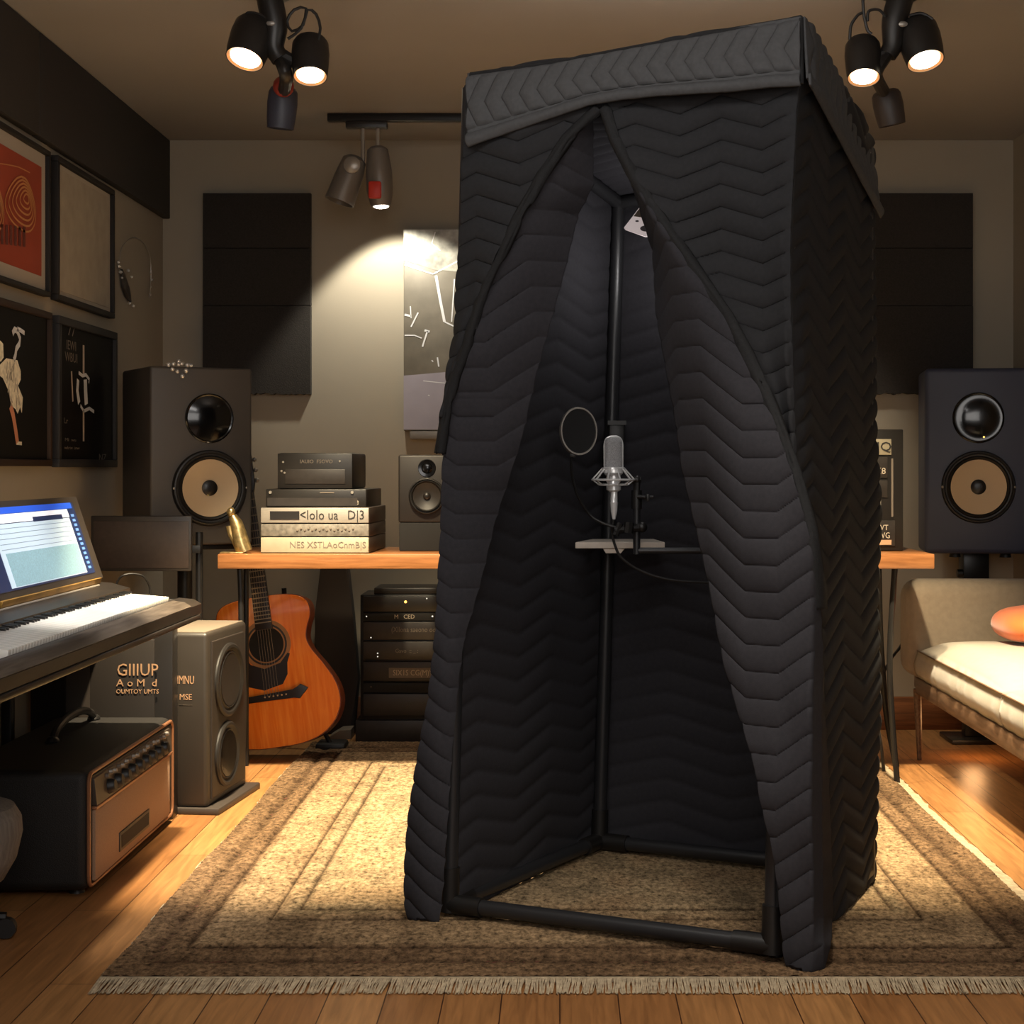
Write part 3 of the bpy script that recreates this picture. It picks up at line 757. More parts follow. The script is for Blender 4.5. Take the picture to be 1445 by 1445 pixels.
# side, left and back walls (the left and the back show their lining)
def patch(A0, A1, B0, B1, n_, m_):
    """A0->A1 bottom edge, B0->B1 top edge"""
    A0, A1, B0, B1 = map(np.array, (A0, A1, B0, B1))
    v = np.linspace(0, 1, n_)[:, None, None]; u = np.linspace(0, 1, m_)[None, :, None]
    return (A0*(1-u)+A1*u)*(1-v)+(B0*(1-u)+B1*u)*v
P = patch((.535, 4.20, .02), (.935, 5.03, .02), (.60, 4.20, 2.31), (.932, 5.03, 2.19), 420, 120)
vv = np.linspace(0, 1, 420)[:, None]; uu = np.linspace(0, 1, 120)[None]
ep = front_pt(edgR[:, 0], edgR[:, 1], 0.004)
zed = np.concatenate([[0.0, 0.7], ep[::-1, 2]]); xed = np.concatenate([[.535, .553], ep[::-1, 0]]); yed = np.concatenate([[4.20, 4.19], ep[::-1, 1]])
wgt = (1-uu)
P[..., 0] += (np.interp(P[:, 0, 2], zed, xed)-P[:, 0, 0])[:, None]*wgt
P[..., 1] += (np.interp(P[:, 0, 2], zed, yed)-P[:, 0, 1])[:, None]*wgt
fs_ = np.clip(uu*16, 0, 1)
S = P@TS
cloth('side_panel', P, NS, fs_*quilt(S, P[..., 2], 0.062, 0.40, 0.075, 0.012, ph=0.2)+fs_*wrinkle(S.shape, 0.02, (8, 3), 15)+0.02*np.sin(uu*PI)*np.clip(1-vv*6, 0, 1), 'quilt')
P = patch((-.284, 4.63, .012), (.128, 5.47, .012), (-.235, 4.63, 2.27), (.190, 5.47, 2.09), 300, 110); S = P@TS
cloth('side_panel', P, NS, quilt(S, P[..., 2], 0.068, 0.44, 0.05, 0.008, ph=0.15)+wrinkle(S.shape, 0.015, (6, 3), 16), 'quilt_in')
P = patch((.098, 5.465, .012), (.93, 5.05, .012), (.160, 5.465, 2.09), (.93, 5.05, 2.17), 300, 130); S = P@TF
cloth('back_panel', P, NF, quilt(S, P[..., 2], 0.068, 0.42, 0.05, 0.008, ph=0.42)+wrinkle(S.shape, 0.015, (6, 3), 17), 'quilt_in')
# roof cover and the hanging valance
P = patch((-.24, 4.61, 2.295), (.595, 4.20, 2.34), (.19, 5.44, 2.125), (.912, 5.03, 2.197), 160, 120); S = P@TF
cloth('roof_cover', P, np.array([0, 0, 1.0]), quilt(S, P@TS, 0.05, 0.24, 0.04, 0.007)+wrinkle(S.shape, 0.01, 6, 18), 'quilt')
P = patch((-.23, 4.64, 2.265), (.585, 4.24, 2.30), (.185, 5.42, 2.10), (.90, 5.02, 2.165), 130, 100); S = P@TF
cloth('roof_lining', P, np.array([0, 0, -1.0]), quilt(S, P@TS, 0.055, 0.26, 0.03, 0.008), 'quilt_in')
topF = np.array([(664, 104), (780, 88), (900, 65), (1020, 43), (1130, 24)])
lowF = np.array([(659, 207), (690, 196), (753, 174), (800, 158), (833, 147), (880, 139), (930, 134), (1030, 128), (1090, 122), (1133, 120)])
def valance(name, m_, n_, off0, yt, yb, disp_fn, material):
    u = np.linspace(0, 1, m_)[None, :]; v = np.linspace(0, 1, n_)[:, None]
    px = 661+(1131-661)*u+0*v
    t_ = np.interp(px, topF[:, 0], topF[:, 1]); b_ = np.interp(px, lowF[:, 0], lowF[:, 1])
    py = t_+(b_-t_)*(yt+(yb-yt)*v)
    P = front_pt(px, py, off0+0.012*v+0*u); S = P@TF
    return cloth(name, P, NF, disp_fn(S, P[..., 2], u+0*v, v+0*u), material)
def dv(S, H, u, v):
    q = (S+0.045*tri(v*1.0+0.0))/0.052
    return 0.010*np.abs(np.sin(np.pi*q))**0.5*np.clip((v-0.06)*20, 0, 1)*np.clip((0.86-v)*20, 0, 1)
valance('valance', 320, 60, 0.03, 0.0, 0.90, dv, 'quilt_toplit')
valance('valance_hem', 200, 10, 0.036, 0.84, 1.0, lambda S, H, u, v: 0.014*np.sin(np.pi*v)+wrinkle(v.shape, 0.004, (2, 30), 5), 'quilt_toplit')
def side_val(name, m_, n_, v0, v1, off0, fn, material):
    u = np.linspace(0, 1, m_)[None, :, None]; v = (v0+(v1-v0)*np.linspace(0, 1, n_))[:, None, None]
    T = np.array((.590, 4.137, 2.326))*(1-u)+np.array((.908, 5.025, 2.190))*u
    T = T+np.array([0, 0, 0.008])*np.sin(u*PI)
    Bt = np.array((.592, 4.124, 2.158))*(1-u)+np.array((.935, 5.04, 1.972))*u
    P = T*(1-v)+Bt*v+NS*(off0+0.006*v); S = P@TS
    return cloth(name, P, NS, fn(S, P[..., 2], u[..., 0]+0*v[..., 0], v[..., 0]+0*u[..., 0]), material)
side_val('valance', 240, 60, 0, 0.9, 0.0, lambda S, H, u, v: np.clip(u*20, 0, 1)*quilt(H+0.12*u, S, 0.075, 0.13, 0.05, 0.012)*np.clip((0.86-v)*20, 0, 1), 'quilt_toplit')
side_val('valance_hem', 140, 10, 0.84, 1.0, 0.006, lambda S, H, u, v: np.clip(u*12, 0, 1)*0.012*np.sin(np.pi*(v-0.84)/0.16), 'quilt_toplit')
pipe = B()
def fpv(px, py, off=.032): return Vector(front_pt(np.array(px), np.array(py), off))
pipe.tube([fpv(x, y+1) for x, y in [(664, 104), (780, 88), (900, 65), (1020, 43), (1130, 24)]]+[Vector((.75, 4.58, 2.266)), Vector((.908, 5.02, 2.192))], 0.006, 8)
pipe.tube([fpv(1130, 26), fpv(1131, 118, .044)], 0.006, 8)
pipe.tube([fpv(664, 104), fpv(660, 204, .040)], 0.005, 8)
link('seam_piping', pipe, 'quilt_hem', booth)

# tube frame
def V3(xy, z): return Vector((xy[0], xy[1], z))
rt = 0.021
posts = {'LF': (V3((-.300, 4.62), .03), V3((-.245, 4.62), 2.26)), 'RF': (V3((.526, 4.22), .03), V3((.575, 4.22), 2.28)),
         'LB': (V3((.1246, 5.40), .03), V3((.186, 5.40), 2.07)), 'RB': (V3((.90, 5.0), .03), V3((.90, 5.0), 2.14))}
for a, b in posts.values():
    o = link('post', B().tube([a, b], rt, 14), 'black_tube', booth)
ring = ['LF', 'RF', 'RB', 'LB']
for a, b in zip(ring, ring[1:]+ring[:1]):
    link('floor_rail', B().tube([posts[a][0]+Vector((0, 0, .016)), posts[b][0]+Vector((0, 0, .016))], rt, 14), 'black_tube', booth)
    link('roof_rail', B().tube([posts[a][1], posts[b][1]], rt, 14), 'black_tube', booth)
for k in ring:
    p = posts[k][0]; up = (posts[k][1]-p).normalized(); i = ring.index(k)
    q = posts[ring[(i+1) % 4]][0]; r_ = posts[ring[i-1]][0]
    e = B(); c = p+Vector((0, 0, .016))
    e.tube([c-Vector((0, 0, .020)), c+up*0.10], 0.0265, 14); e.tube([c, c+(q-p).normalized()*0.10], 0.0265, 14); e.tube([c, c+(r_-p).normalized()*0.10], 0.0265, 14)
    e.ball(c, 0.0265, 14)
    link('elbow_joint', e, 'black_plastic', booth)
# clamp on the rear post
a = at(868, 610, 5.36)
link('post_clamp', B().box(a.x-.02, a.x+.028, 5.33, 5.40, at(0, 650, 5.36).z, at(0, 597, 5.36).z, .004).box(a.x-.024, a.x+.034, 5.325, 5.40, at(0, 600, 5.36).z, at(0, 594, 5.36).z), 'black_plastic', booth)

# ---- things inside the booth
Ym = 4.93
w = lambda px, py, dy=0.0: at(px, py, Ym+dy)
c = at(872, 770, 5.2)
sh = thing('small_shelf', 'small white shelf board on the rear post inside the booth', 'shelf', (c.x, 5.25, .98))
zs = lambda py: EYE-(py-CY)*5.1/F
link('board', B().prism([(at(812, 0, 5.1).x, 5.1), (at(938, 0, 5.1).x, 5.1), (at(938, 0, 5.1).x-.02, 5.33), (at(838, 0, 5.1).x, 5.33)], zs(774), zs(765), lambda a, b, d: Vector((a, b, d)), 0.002), 'shelf_white', sh)
link('bracket', B().prism([(at(851, 0, 5.1).x, zs(774.5)), (at(882, 0, 5.1).x, zs(774.5)), (at(876, 0, 5.1).x, zs(781)), (at(855, 0, 5.1).x, zs(781))], 5.105, 5.35, lambda a, b, d: Vector((a, d, b)), 0.002), 'shelf_white', sh)

mic = thing('condenser_microphone', 'silver studio condenser microphone in a wire shock mount inside the booth', 'microphone', w(867, 745))
def rrect_lathe(px0, px1, py0, py1, dy=0.0):   # capsule-like grille body
    a = w((px0+px1)/2, py1, dy); b = w((px0+px1)/2, py0, dy); r = (px1-px0)/2*Ym/F; h = b.z-a.z
    return a, r, h
a, r, h = rrect_lathe(853, 878, 617, 660)
link('grille', B().lathe([(0, 0), (r, 0), (r, h-r*.62), (r*.93, h-r*.32), (r*.72, h-r*.08), (r*.3, h), (0, h)], Matrix.Translation(a), 28, 1.0, .75), 'mic_grille', mic)
fr_ = B()
pth = [w(853.5, 660, -.0)+Vector((0, 0, 0))]
for q in ((853.2, 640), (853.2, 628), (855.5, 620), (861, 616.5), (866, 616), (871, 616.5), (876, 620), (878.3, 628), (878.3, 640), (878.3, 660)): pth.append(w(*q))
fr_.tube(spline(pth, 40), 0.0034, 8)
link('grille_frame', fr_, 'chrome', mic)
a, r, h = rrect_lathe(852.5, 878.5, 659, 671)
link('collar', B().lathe([(0, h), (r, h), (r*1.1, h*.8), (r*1.08, h*.3), (r*.8, 0), (0, 0)], Matrix.Translation(a), 28), 'chrome', mic)
sm_ = B()
for (yy, rr) in ((661, 15.5), (677, 30), (684, 20)):
    cc = w(865.5, yy); R_ = rr*Ym/F
    sm_.tube([cc+Vector((R_*math.cos(k*2*PI/28), R_*.8*math.sin(k*2*PI/28), 0)) for k in range(29)], 0.0030, 8, False)
for k in range(10):
    an = k*2*PI/10; R1, R2, R3 = 15.5*Ym/F, 30*Ym/F, 20*Ym/F
    z1_, z2_, z3_ = w(0, 661).z, w(0, 677).z, w(0, 684).z; cx_ = w(865.5, 0).x
    ca_, sa_ = math.cos(an), math.sin(an)*.8
    sm_.tube([(cx_+R1*ca_, Ym+R1*sa_, z1_), (cx_+R2*ca_, Ym+R2*sa_, z2_), (cx_+R3*ca_, Ym+R3*sa_, z3_)], 0.0026, 6)
link('shock_mount', sm_, 'chrome', mic)
a, r, h = rrect_lathe(857, 875, 671, 694)
link('lower_body', B().lathe([(0, h), (r*.9, h), (r, h*.5), (r*1.15, h*.42), (r*1.15, h*.12), (r*.6, 0), (0, 0)], Matrix.Translation(a), 24), 'chrome', mic)
a, r, h = rrect_lathe(861.5, 871.5, 693, 733)
link('plug', B().lathe([(0, h), (r, h), (r, h*.62), (r*1.1, h*.6), (r*.95, h*.3), (r*.45, 0), (0, 0)], Matrix.Translation(a), 16), 'chrome', mic)

pf = thing('pop_filter', 'round black pop filter on a curved gooseneck inside the booth', 'pop filter', w(868, 746, -.02))
cc = w(816, 608.5, -.05); nrm = Vector((.30, -.95, .05))
R_ = 32.5*Ym/F
link('hoop', B().lathe([(R_*.96, -.009), (R_*1.03, -.009), (R_*1.05, 0), (R_*1.03, .009), (R_*.96, .009), (R_*.94, 0), (R_*.96, -.009)], axis_matrix(cc, nrm), 40, .80, 1.0), 'steel', pf)
link('mesh_screen', B().lathe([(0, .004), (R_*.97, .004), (R_*.97, -.004), (0, -.004)], axis_matrix(cc, nrm), 40, .80, 1.0), 'pop_mesh', pf)
link('gooseneck', B().tube(spline([w(808, 640, -.05), w(806, 655, -.05), w(809, 680, -.04), w(818, 705, -.03), w(833, 727, -.02), w(850, 738, -.02), w(868, 744, -.02)], 40), 0.0042, 8), 'black_metal', pf)
link('neck_joint', B().box(*[v for k in range(3) for v in (w(808, 641, -.05)[k]-.009, w(808, 641, -.05)[k]+.009)], .003), 'black_plastic', pf)
cl = B()
a, b = w(866, 748, -.02), w(904, 744, .0)
cl.tube([a, b], .012, 10); cl.tube([w(868, 755, -.02), w(875, 738, -.02)], .010, 8); cl.tube([w(886, 752, -.02), w(888, 737, -.02)], .014, 8)
cl.ball(w(906, 744, .0), .016, 12)
link('clamp', cl, 'black_plastic', pf)

arm = thing('microphone_arm', 'black tubular microphone arm reaching in from the right curtain', 'microphone arm', w(898, 782, .02))
link('upright', B().tube([w(898.5, 782, .02), w(898.5, 712, .02)], 0.0108, 12), 'black_tube', arm)
link('cross_tube', B().tube([w(898.5, 777, .02), w(1062, 777, .0)], 0.0095, 12), 'black_tube', arm)
link('sleeve', B().tube([w(898.5, 718, .02), w(898.5, 692, .02)], 0.0155, 14), 'black_plastic', arm)
hd = B(); hd.tube([w(898.5, 694, .02), w(899, 676, .02)], .010, 10); hd.tube([w(884, 681, .02), w(904, 676, .02)], .009, 10); hd.ball(w(899, 677, .02), .013, 12)
link('swivel_head', hd, 'black_plastic', arm)
kb = B(); kb.tube([w(900, 701, .0), w(912, 702, -.01)], .006, 8); kb.box(w(912, 0).x-.001, w(912, 0).x+.008, Ym-.03, Ym+.005, w(0, 707).z, w(0, 697).z, .002); kb.tube([w(912, 702, -.01), w(922, 701, -.01)], .004, 8)
link('wing_knob', kb, 'black_plastic', arm)
link('mic_cable', B().tube(spline([w(866, 733), w(864, 750), w(868, 770), w(878, 788), (w(905, 806)), (w(945, 818)), (w(1000, 822)), (w(1050, 822))], 50), 0.0040, 8), 'cable', None)
tag(bpy.data.objects['mic_cable'], 'thin black cable drooping from the silver microphone toward the right curtain', 'cable')

lampY = 4.98
lf = thing('booth_lamp', 'small white folded lamp hanging below the booth roof', 'lamp', at(902, 335, lampY))
pl_ = [(909, 284), (912.5, 293), (914, 308), (919.5, 320), (919.5, 333), (911, 334), (883, 324), (880.5, 321)]
link('shade', B().prism([tuple(at(x, y, lampY).xz) for x, y in pl_], lampY, lampY+.012, lambda a, b, d: Vector((a, d, b)), .001), 'lamp_white', lf)
link('fold_panel', B().prism([tuple(at(x, y, lampY-.004).xz) for x, y in [(909, 285), (912.5, 293), (914, 308), (894, 305)]], lampY-.004, lampY-.001, lambda a, b, d: Vector((a, d, b))), 'mount_white', lf)
link('screw', B().ball(at(899, 312, lampY-.002), .004, 10, (1.4, .5, .7)), 'emblem', lf)
link('emblem', B().lathe([(0, .001), (.016, .001), (.016, 0), (0, 0)], axis_matrix(at(911, 322.5, lampY-.002), (0, -1, 0)), 24, 1.0, .55), 'emblem', lf)
link('hook_wire', B().tube([at(909, 286, lampY+.004), (at(909, 0, lampY).x, lampY+.004, 2.19)], .003, 6), 'black_metal', lf)

# ------------------------------------------------------------------ desk and what stands on it
DY0, DY1, DZ = 6.5, 7.08, 0.90
DX0, DX1 = -1.309, 1.433
desk = thing('desk', 'long orange-brown wooden desk behind the booth', 'desk', ((DX0+DX1)/2, (DY0+DY1)/2, 0))
link('desktop', B().box(DX0, DX1, DY0, DY1, DZ-.057, DZ, .005), 'desk', desk)
def leg(pts, r): link('leg', B().tube(spline(pts, 14), r, 10), 'black_metal', desk)
leg([(-1.242, 6.60, .845), (-1.238, 6.60, .75), (-1.236, 6.60, .55), (-1.236, 6.60, .25), (-1.236, 6.60, 0)], .011)
leg([(-1.295, 7.02, .845), (-1.295, 7.02, .4), (-1.295, 7.02, 0)], .011)
leg([(1.30, 6.60, .845), (1.28, 6.60, .5), (1.29, 6.6, .25), (1.31, 6.6, 0)], .012)
leg([(1.31, 7.0, .845), (1.32, 7.0, .5), (1.345, 7.0, .22), (1.385, 7.0, 0)], .014)

def front_box(name, label, cat, x0, x1, yf, d, z0, z1, body, panel, group=None, yaw=0.0, bev=.004):
    """a box of gear: shell and a face plate; returns thing and a helper that puts shapes on its face (u 0..1, v 0..1)"""
    t = thing(name, label, cat, ((x0+x1)/2, yf, z0), (0, 0, yaw), group)
    wd, h = x1-x0, z1-z0
    link('case', B().box(-wd/2, wd/2, .004, d, 0, h, bev), body, t, True)
    pl = link('face_plate', B().box(-wd/2+.002, wd/2-.002, -.004, .006, .002, h-.002, .002), panel, t, True)
    return t, pl, wd, h
def face_text(pl, body, u, v, wd, h, size, m, squash=1.0, name='lettering'):
    me = text_mesh(body, size, face_at(-wd/2+u*wd, -.0052, v*h), squash, .0006)
    return link(name, me, m, pl, True)
def face_rect(pl, name, u0, u1, v0, v1, wd, h, m, th=.003, bev=0.0):
    return link(name, B().box(-wd/2+u0*wd, -wd/2+u1*wd, -.004-th, -.002, v0*h, v1*h, bev), m, pl, True)
def face_knob(pl, u, v, r, wd, h, m, name='knob', ln=.012):
    return link(name, B().lathe([(0, ln), (r*.85, ln), (r, ln*.8), (r, 0), (0, 0)], axis_matrix((-wd/2+u*wd, -.004, v*h), (0, -1, 0)), 16), m, pl, True)

sx0, sx1, SY = -1.156, -.734, 6.56
yw = -.035
t, pl, wd, h = front_box('tape_deck', 'champagne silver audio unit at the bottom of the gear stack on desk', 'audio unit', sx0, sx1, SY, .46, DZ+.001, .963, 'gear_side', 'champagne', 'gear stacked on the desk', yw)
face_text(pl, 'NES XSTLAoCnmB|S', .62, .5, wd, h, .034, 'dim_ink', 1.0)
t, pl, wd, h = front_box('equalizer', 'speckled grey audio unit second from bottom of the gear stack', 'audio unit', sx0, sx1, SY+.004, .46, .9635, 1.015, 'gear_side', 'grey_panel', 'gear stacked on the desk', yw)
for k in range(16): face_knob(pl, .34+k*.034, .5+.12*(k % 2), .004, wd, h, 'dim_ink', 'button', .004)
t, pl, wd, h = front_box('cassette_deck', 'silver audio unit with dark window, under the black unit', 'audio unit', sx0, sx1, SY, .46, 1.0155, 1.077, 'gear_side', 'silver', 'gear stacked on the desk', yw)
face_rect(pl, 'display_window', .09, .36, .25, .76, wd, h, 'gear_black')
face_text(pl, '<IoIo ua', .54, .5, wd, h, .052, 'ink', .85); face_text(pl, 'D|3', .88, .5, wd, h, .05, 'ink', .9)
t, pl, wd, h = front_box('preamplifier', 'black audio unit with a row of pale buttons under the black amplifier', 'audio unit', -1.138, -.745, SY+.01, .40, 1.0775, 1.147, 'gear_black', 'gear_black', 'gear stacked on the desk', yw)
face_rect(pl, 'button_strip', .02, .91, .08, .52, wd, h, 'gear_black2', .002)
face_text(pl, 'EIKEmaxxnanxxnnEUOUMbTe', .47, .30, wd, h, .034, 'pale_ink', .83)
for u in (.05, .86): face_knob(pl, u, .82, .006, wd, h, 'steel', 'stud', .006)
face_rect(pl, 'slot', .54, .68, .78, .84, wd, h, 'dim_ink', .002)
t, pl, wd, h = front_box('amplifier', 'black amplifier with dark display on top of the gear stack', 'amplifier', -1.094, -.80, SY+.02, .34, 1.1475, 1.287, 'gear_black', 'gear_black', 'gear stacked on the desk', yw, .010)
face_rect(pl, 'display', .11, .90, .14, .55, wd, h, 'gear_black2', .003, .001)
face_text(pl, 'IAUIO  FSOVO', .52, .76, wd, h, .020, 'dim_ink', 1.0)
face_text(pl, 'DIG  nnnnnnnnnnnn  <8B', .51, .34, wd, h, .022, 'dim_ink', .95)
for u, v in ((.08, .75), (.06, .5), (.10, .45), (.83, .77)): face_knob(pl, u, v, .004, wd, h, 'steel', 'stud', .004)

# brass figurine at the desk's left end
fg = thing('figurine', 'small mottled brass figurine leaning at the left end of the desk', 'figurine', (-1.262, 6.56, DZ))
k = 6.56/F
bf = B()
def fp(px, py): return at(px, py, 6.56)
bf.tube([fp(346, 779), fp(341, 768), fp(337, 752), fp(333, 738), fp(328, 728)], [.030, .032, .029, .025, .016], 12)
link('body', bf, 'brass', fg)
link('head', B().ball(fp(326, 723), .017, 12, (1, 1, 1.2)), 'brass', fg)
link('arms', B().tube(spline([fp(323, 742), fp(325, 752), fp(331, 764), fp(337, 776)], 12), .012, 8), 'brass', fg)
link('foot_plate', B().box(-1.262-.045, -1.262+.045, 6.53, 6.60, DZ, DZ+.006, .002), 'brass', fg)

# ---- loudspeakers
def driver(parent, cx, cz, r, cone, y=0.0, sx=1.0, ring='rubber'):
    fr = lambda dy: Matrix.Translation((cx, y, cz)) @ Matrix.Rotation(PI/2, 4, 'X')   # local z -> -Y
    m_ = fr(0)
    d = link('woofer', B().lathe([(r, 0), (r, .012), (r*.97, .02), (r*.93, .022), (r*.90, .017), (r*.86, .016), (r*.82, .024), (r*.76, .018), (r*.74, .012), (0, .003)], m_, 48, sx), ring, parent, True)
    link('cone', B().lathe([(r*.755, .0185), (r*.5, .011), (r*.2, .006), (0, .006)], m_, 48, sx), cone, d, True)
    link('dust_cap', B().lathe([(r*.21, .0055), (r*.205, .012), (r*.15, .0165), (r*.08, .0185), (0, .019)], m_, 28, sx), 'cap_dark', d, True)
    return d
def tweeter(parent, cx, cz, r, y=0.0):
    m_ = Matrix.Translation((cx, y, cz)) @ Matrix.Rotation(PI/2, 4, 'X')
    d = link('tweeter', B().lathe([(r, 0), (r, .006), (r*.95, .009), (r*.9, .007), (r*.6, .016), (r*.3, .02), (0, .021)], m_, 40), 'gloss_black', parent, True)
    return d

sp = thing('studio_speaker', 'large grey studio speaker with cream cone beside the gear stack', 'speaker', (-1.59, 6.6, .925), (0, 0, math.atan2(.20, .36)), 'pair of large studio speakers')
W_, H_, D_ = .412, .701, .42
link('cabinet', B().box(0, W_, 0, D_, 0, H_, .012, 3), 'cabinet_grey', sp, True)
tweeter(sp, .235, .50, .098); driver(sp, .235, .225, .150, 'cone_cream')
for cx_, cz_ in ((.235-.145, .225), (.235+.145, .225)):
    link('screw', B().ball((cx_, -.016, cz_), .006, 8), 'steel', sp, True)
mp_ = Matrix.Translation((-1.59, 6.6, .925)) @ Matrix.Rotation(math.atan2(.20, .36), 4, 'Z')
ctr = mp_ @ Vector((W_/2, D_/2+.02, 0))
st_ = thing('speaker_stand', 'black pole stand under the large grey speaker', 'stand', (ctr.x, ctr.y, 0), (0, 0, math.atan2(.20, .36)))
link('top_plate', B().box(-.15, .20, -.20, .16, .905, .9245, .004), 'black_metal', st_, True)
link('pole', B().tube([(0, 0, .01), (0, 0, .906)], .03, 16), 'black_metal', st_, True)
link('base_plate', B().box(-.15, .15, -.15, .15, .0, .02, .004), 'black_metal', st_, True)

bo = thing('speaker_glints', 'cluster of small clear beads imitating glints on the grey speaker edge', 'ornament', mp_ @ Vector((.12, 0, H_)))  # added balls that stand in for specular sparkles on the cabinet edge
bb = B()
for (u, v, d_) in ((.075, .006, .01), (.095, .01, .012), (.115, .008, .01), (.13, .012, .014), (.15, .007, .01), (.165, .006, .012), (.085, -.012, -.008), (.105, -.02, -.009), (.14, -.016, -.008), (.125, -.038, -.008), (.118, .022, .02)):
    bb.ball(mp_ @ Vector((u, d_, H_+v)), random.uniform(.008, .011), 10)
link('beads', bb, 'glass_bead', bo)

yr = -.13
sp2 = thing('studio_speaker', 'large blue-grey studio speaker with cream cone above the sofa arm', 'speaker', (1.615, 7.53, .85), (0, 0, yr), 'pair of large studio speakers')
W2, H2, D2 = .46, .82, .36
link('cabinet', B().box(0, W2, 0, D2, 0, H2, .022, 4), 'cabinet_blue', sp2, True)
tweeter(sp2, .232, .60, .112); driver(sp2, .232, .295, .160, 'cone_cream')
for cx_ in (.232-.155, .232+.155): link('screw', B().ball((cx_, -.016, .295), .007, 8), 'steel', sp2, True)
link('status_light', B().ball((.255, -.012, .515), .004, 8), 'led_amber', sp2, True)
for fx in (.14, .36): link('foot', B().lathe([(0, 0), (.022, 0), (.026, -.02), (0, -.02)], Matrix.Translation((fx, .09, .001)), 16), 'rubber', sp2, True)
c2 = Matrix.Translation((1.615, 7.53, 0)) @ Matrix.Rotation(yr, 4, 'Z') @ Vector((.235, .18, 0))
s2 = thing('speaker_stand', 'black pole stand behind the sofa arm under the blue-grey speaker', 'stand', (c2.x, c2.y, 0))
link('pole', B().box(-.05, .05, -.035, .035, .02, .845, .004), 'black_metal', s2, True)
link('bracket', B().box(-.06, .055, -.05, .05, .72, .8495, .004), 'black_metal', s2, True)
link('clamp_knob', B().tube([(-.06, -.02, .755), (-.082, -.02, .755)], .018, 12), 'black_plastic', s2, True)
link('base_plate', B().box(-.13, .13, -.13, .13, 0, .02, .004), 'black_metal', s2, True)

# small monitor near the booth
ms = thing('bookshelf_speaker', 'small black speaker on a dark block beside the booth', 'speaker', (-.53, 6.72, 1.013))
x_ = .108
link('cabinet', B().box(-x_, x_, 0, .22, 0, .268, .008, 3), 'cabinet_dark', ms, True)
driver(ms, .005, .105, .072, 'cone_dark')
m_ = Matrix.Translation((.005, 0, .215)) @ Matrix.Rotation(PI/2, 4, 'X')
link('tweeter', B().lathe([(.036, 0), (.034, .004), (.022, .003), (.016, .010), (0, .014)], m_, 24), 'gloss_black', ms, True)
solo('speaker_block', B().box(-.53-.105, -.53+.12, 6.72, 6.94, DZ+.001, 1.0125, .004), 'matte_black', 'dark block under the small black speaker on the desk', 'block', (-.53, 6.83, DZ+.001))

# rack of gear on the desk's right end
t, pl, wd, h = front_box('equipment_rack', 'dark rack of audio units on the desk right of the booth', 'rack', .86, 1.362, 6.74, .32, DZ+.001, 1.382, 'gear_black', 'gear_black')
def rk(u0, u1, v0, v1, m): return face_rect(pl, 'audio_unit', u0, u1, v0, v1, wd, h, m, .006, .001)
rk(.05, .90, .79, .92, 'champagne'); face_text(pl, 'iMQ', .80, .855, wd, h, .052, 'ink', 1.1).location.y = -.007
rk(.05, .87, .60, .77, 'gear_black2'); face_text(pl, 'EXX8', .77, .655, wd, h, .036, 'pale_ink', 1).location.y = -.007
rk(.05, .87, .44, .58, 'gear_black2'); face_text(pl, 'KVIV', .75, .51, wd, h, .026, 'pale_ink', .8).location.y = -.007
rk(.05, .82, .30, .42, 'grey_panel'); face_text(pl, 'LQkJ', .70, .345, wd, h, .034, 'ink', .9).location.y = -.007
rk(.05, .93, .04, .25, 'gear_black2'); face_text(pl, 'MXJCVYBZSVT', .70, .19, wd, h, .030, 'pale_ink', .9).location.y = -.007
face_text(pl, 'BESXINADBWG', .70, .125, wd, h, .034, 'pale_ink', .8).location.y = -.007
face_rect(pl, 'button_strip', .55, .90, .05, .09, wd, h, 'copper_ink', .008)
face_rect(pl, 'side_rail', .90, .915, .28, .76, wd, h, 'dim_ink', .006)

# rack on the floor below the desk
t = thing('equipment_rack', 'tall dark rack of audio units on the floor under the desk', 'rack', (-.645, 7.62, 0), group=None)
wd = .50
link('case', B().box(-wd/2, wd/2, .01, .30, .03, .66, .004), 'gear_black', t, True)
link('plinth', B().box(-wd/2-.02, wd/2+.02, -.01, .31, 0, .10, .006), 'gear_black2', t, True)
def unit(z0, z1, m, x0=-.235, x1=.235, out=.012):
    return link('audio_unit', B().box(x0, x1, -out, .02, z0, z1, .003), m, t, True)
def utext(o, s, x, z, size, m, sq=1.0):
    link('lettering', text_mesh(s, size, face_at(x, -.0135, z), sq, .0006), m, o, True)
def dot(o, x, z, r, m): link('indicator', B().ball((x, -.013, z), r, 8), m, o, True)
o = unit(.585, .655, 'gear_black'); dot(o, -.045, .63, .006, 'led_amber'); dot(o, .05, .645, .003, 'led_white'); dot(o, .16, .64, .004, 'led_white'); dot(o, .19, .635, .004, 'led_white')
link('cassette_player', B().box(-.19, .20, .02, .28, .66, .69, .004), 'gear_black', t, True)
o = unit(.545, .58, 'matte_black'); utext(o, 'M   CED', -.05, .563, .026, 'pale_ink', 1.0); dot(o, .075, .565, .004, 'led_white'); dot(o, -.22, .565, .003, 'led_white')
o = unit(.46, .54, 'gear_black2'); utext(o, '(XIlona saeono ooul', .0, .505, .034, 'dim_ink', .78); dot(o, .16, .52, .003, 'led_white'); dot(o, -.20, .47, .003, 'led_white')
o = unit(.37, .452, 'gear_black2'); utext(o, 'Gavo  :: _ :', -.04, .41, .026, 'dim_ink', .9)
for z in (.43, .415, .40): dot(o, .12, z, .003, 'led_white')
for z in (.40, .385): dot(o, -.17, z, .003, 'led_white')
o = unit(.275, .362, 'gear_black2'); link('label_strip', B().box(-.12, .14, -.0145, -.01, .29, .335), 'dim_ink', o, True); utext(o, 'SIX1S CG(M)VUG', .01, .312, .038, 'ink', .82)
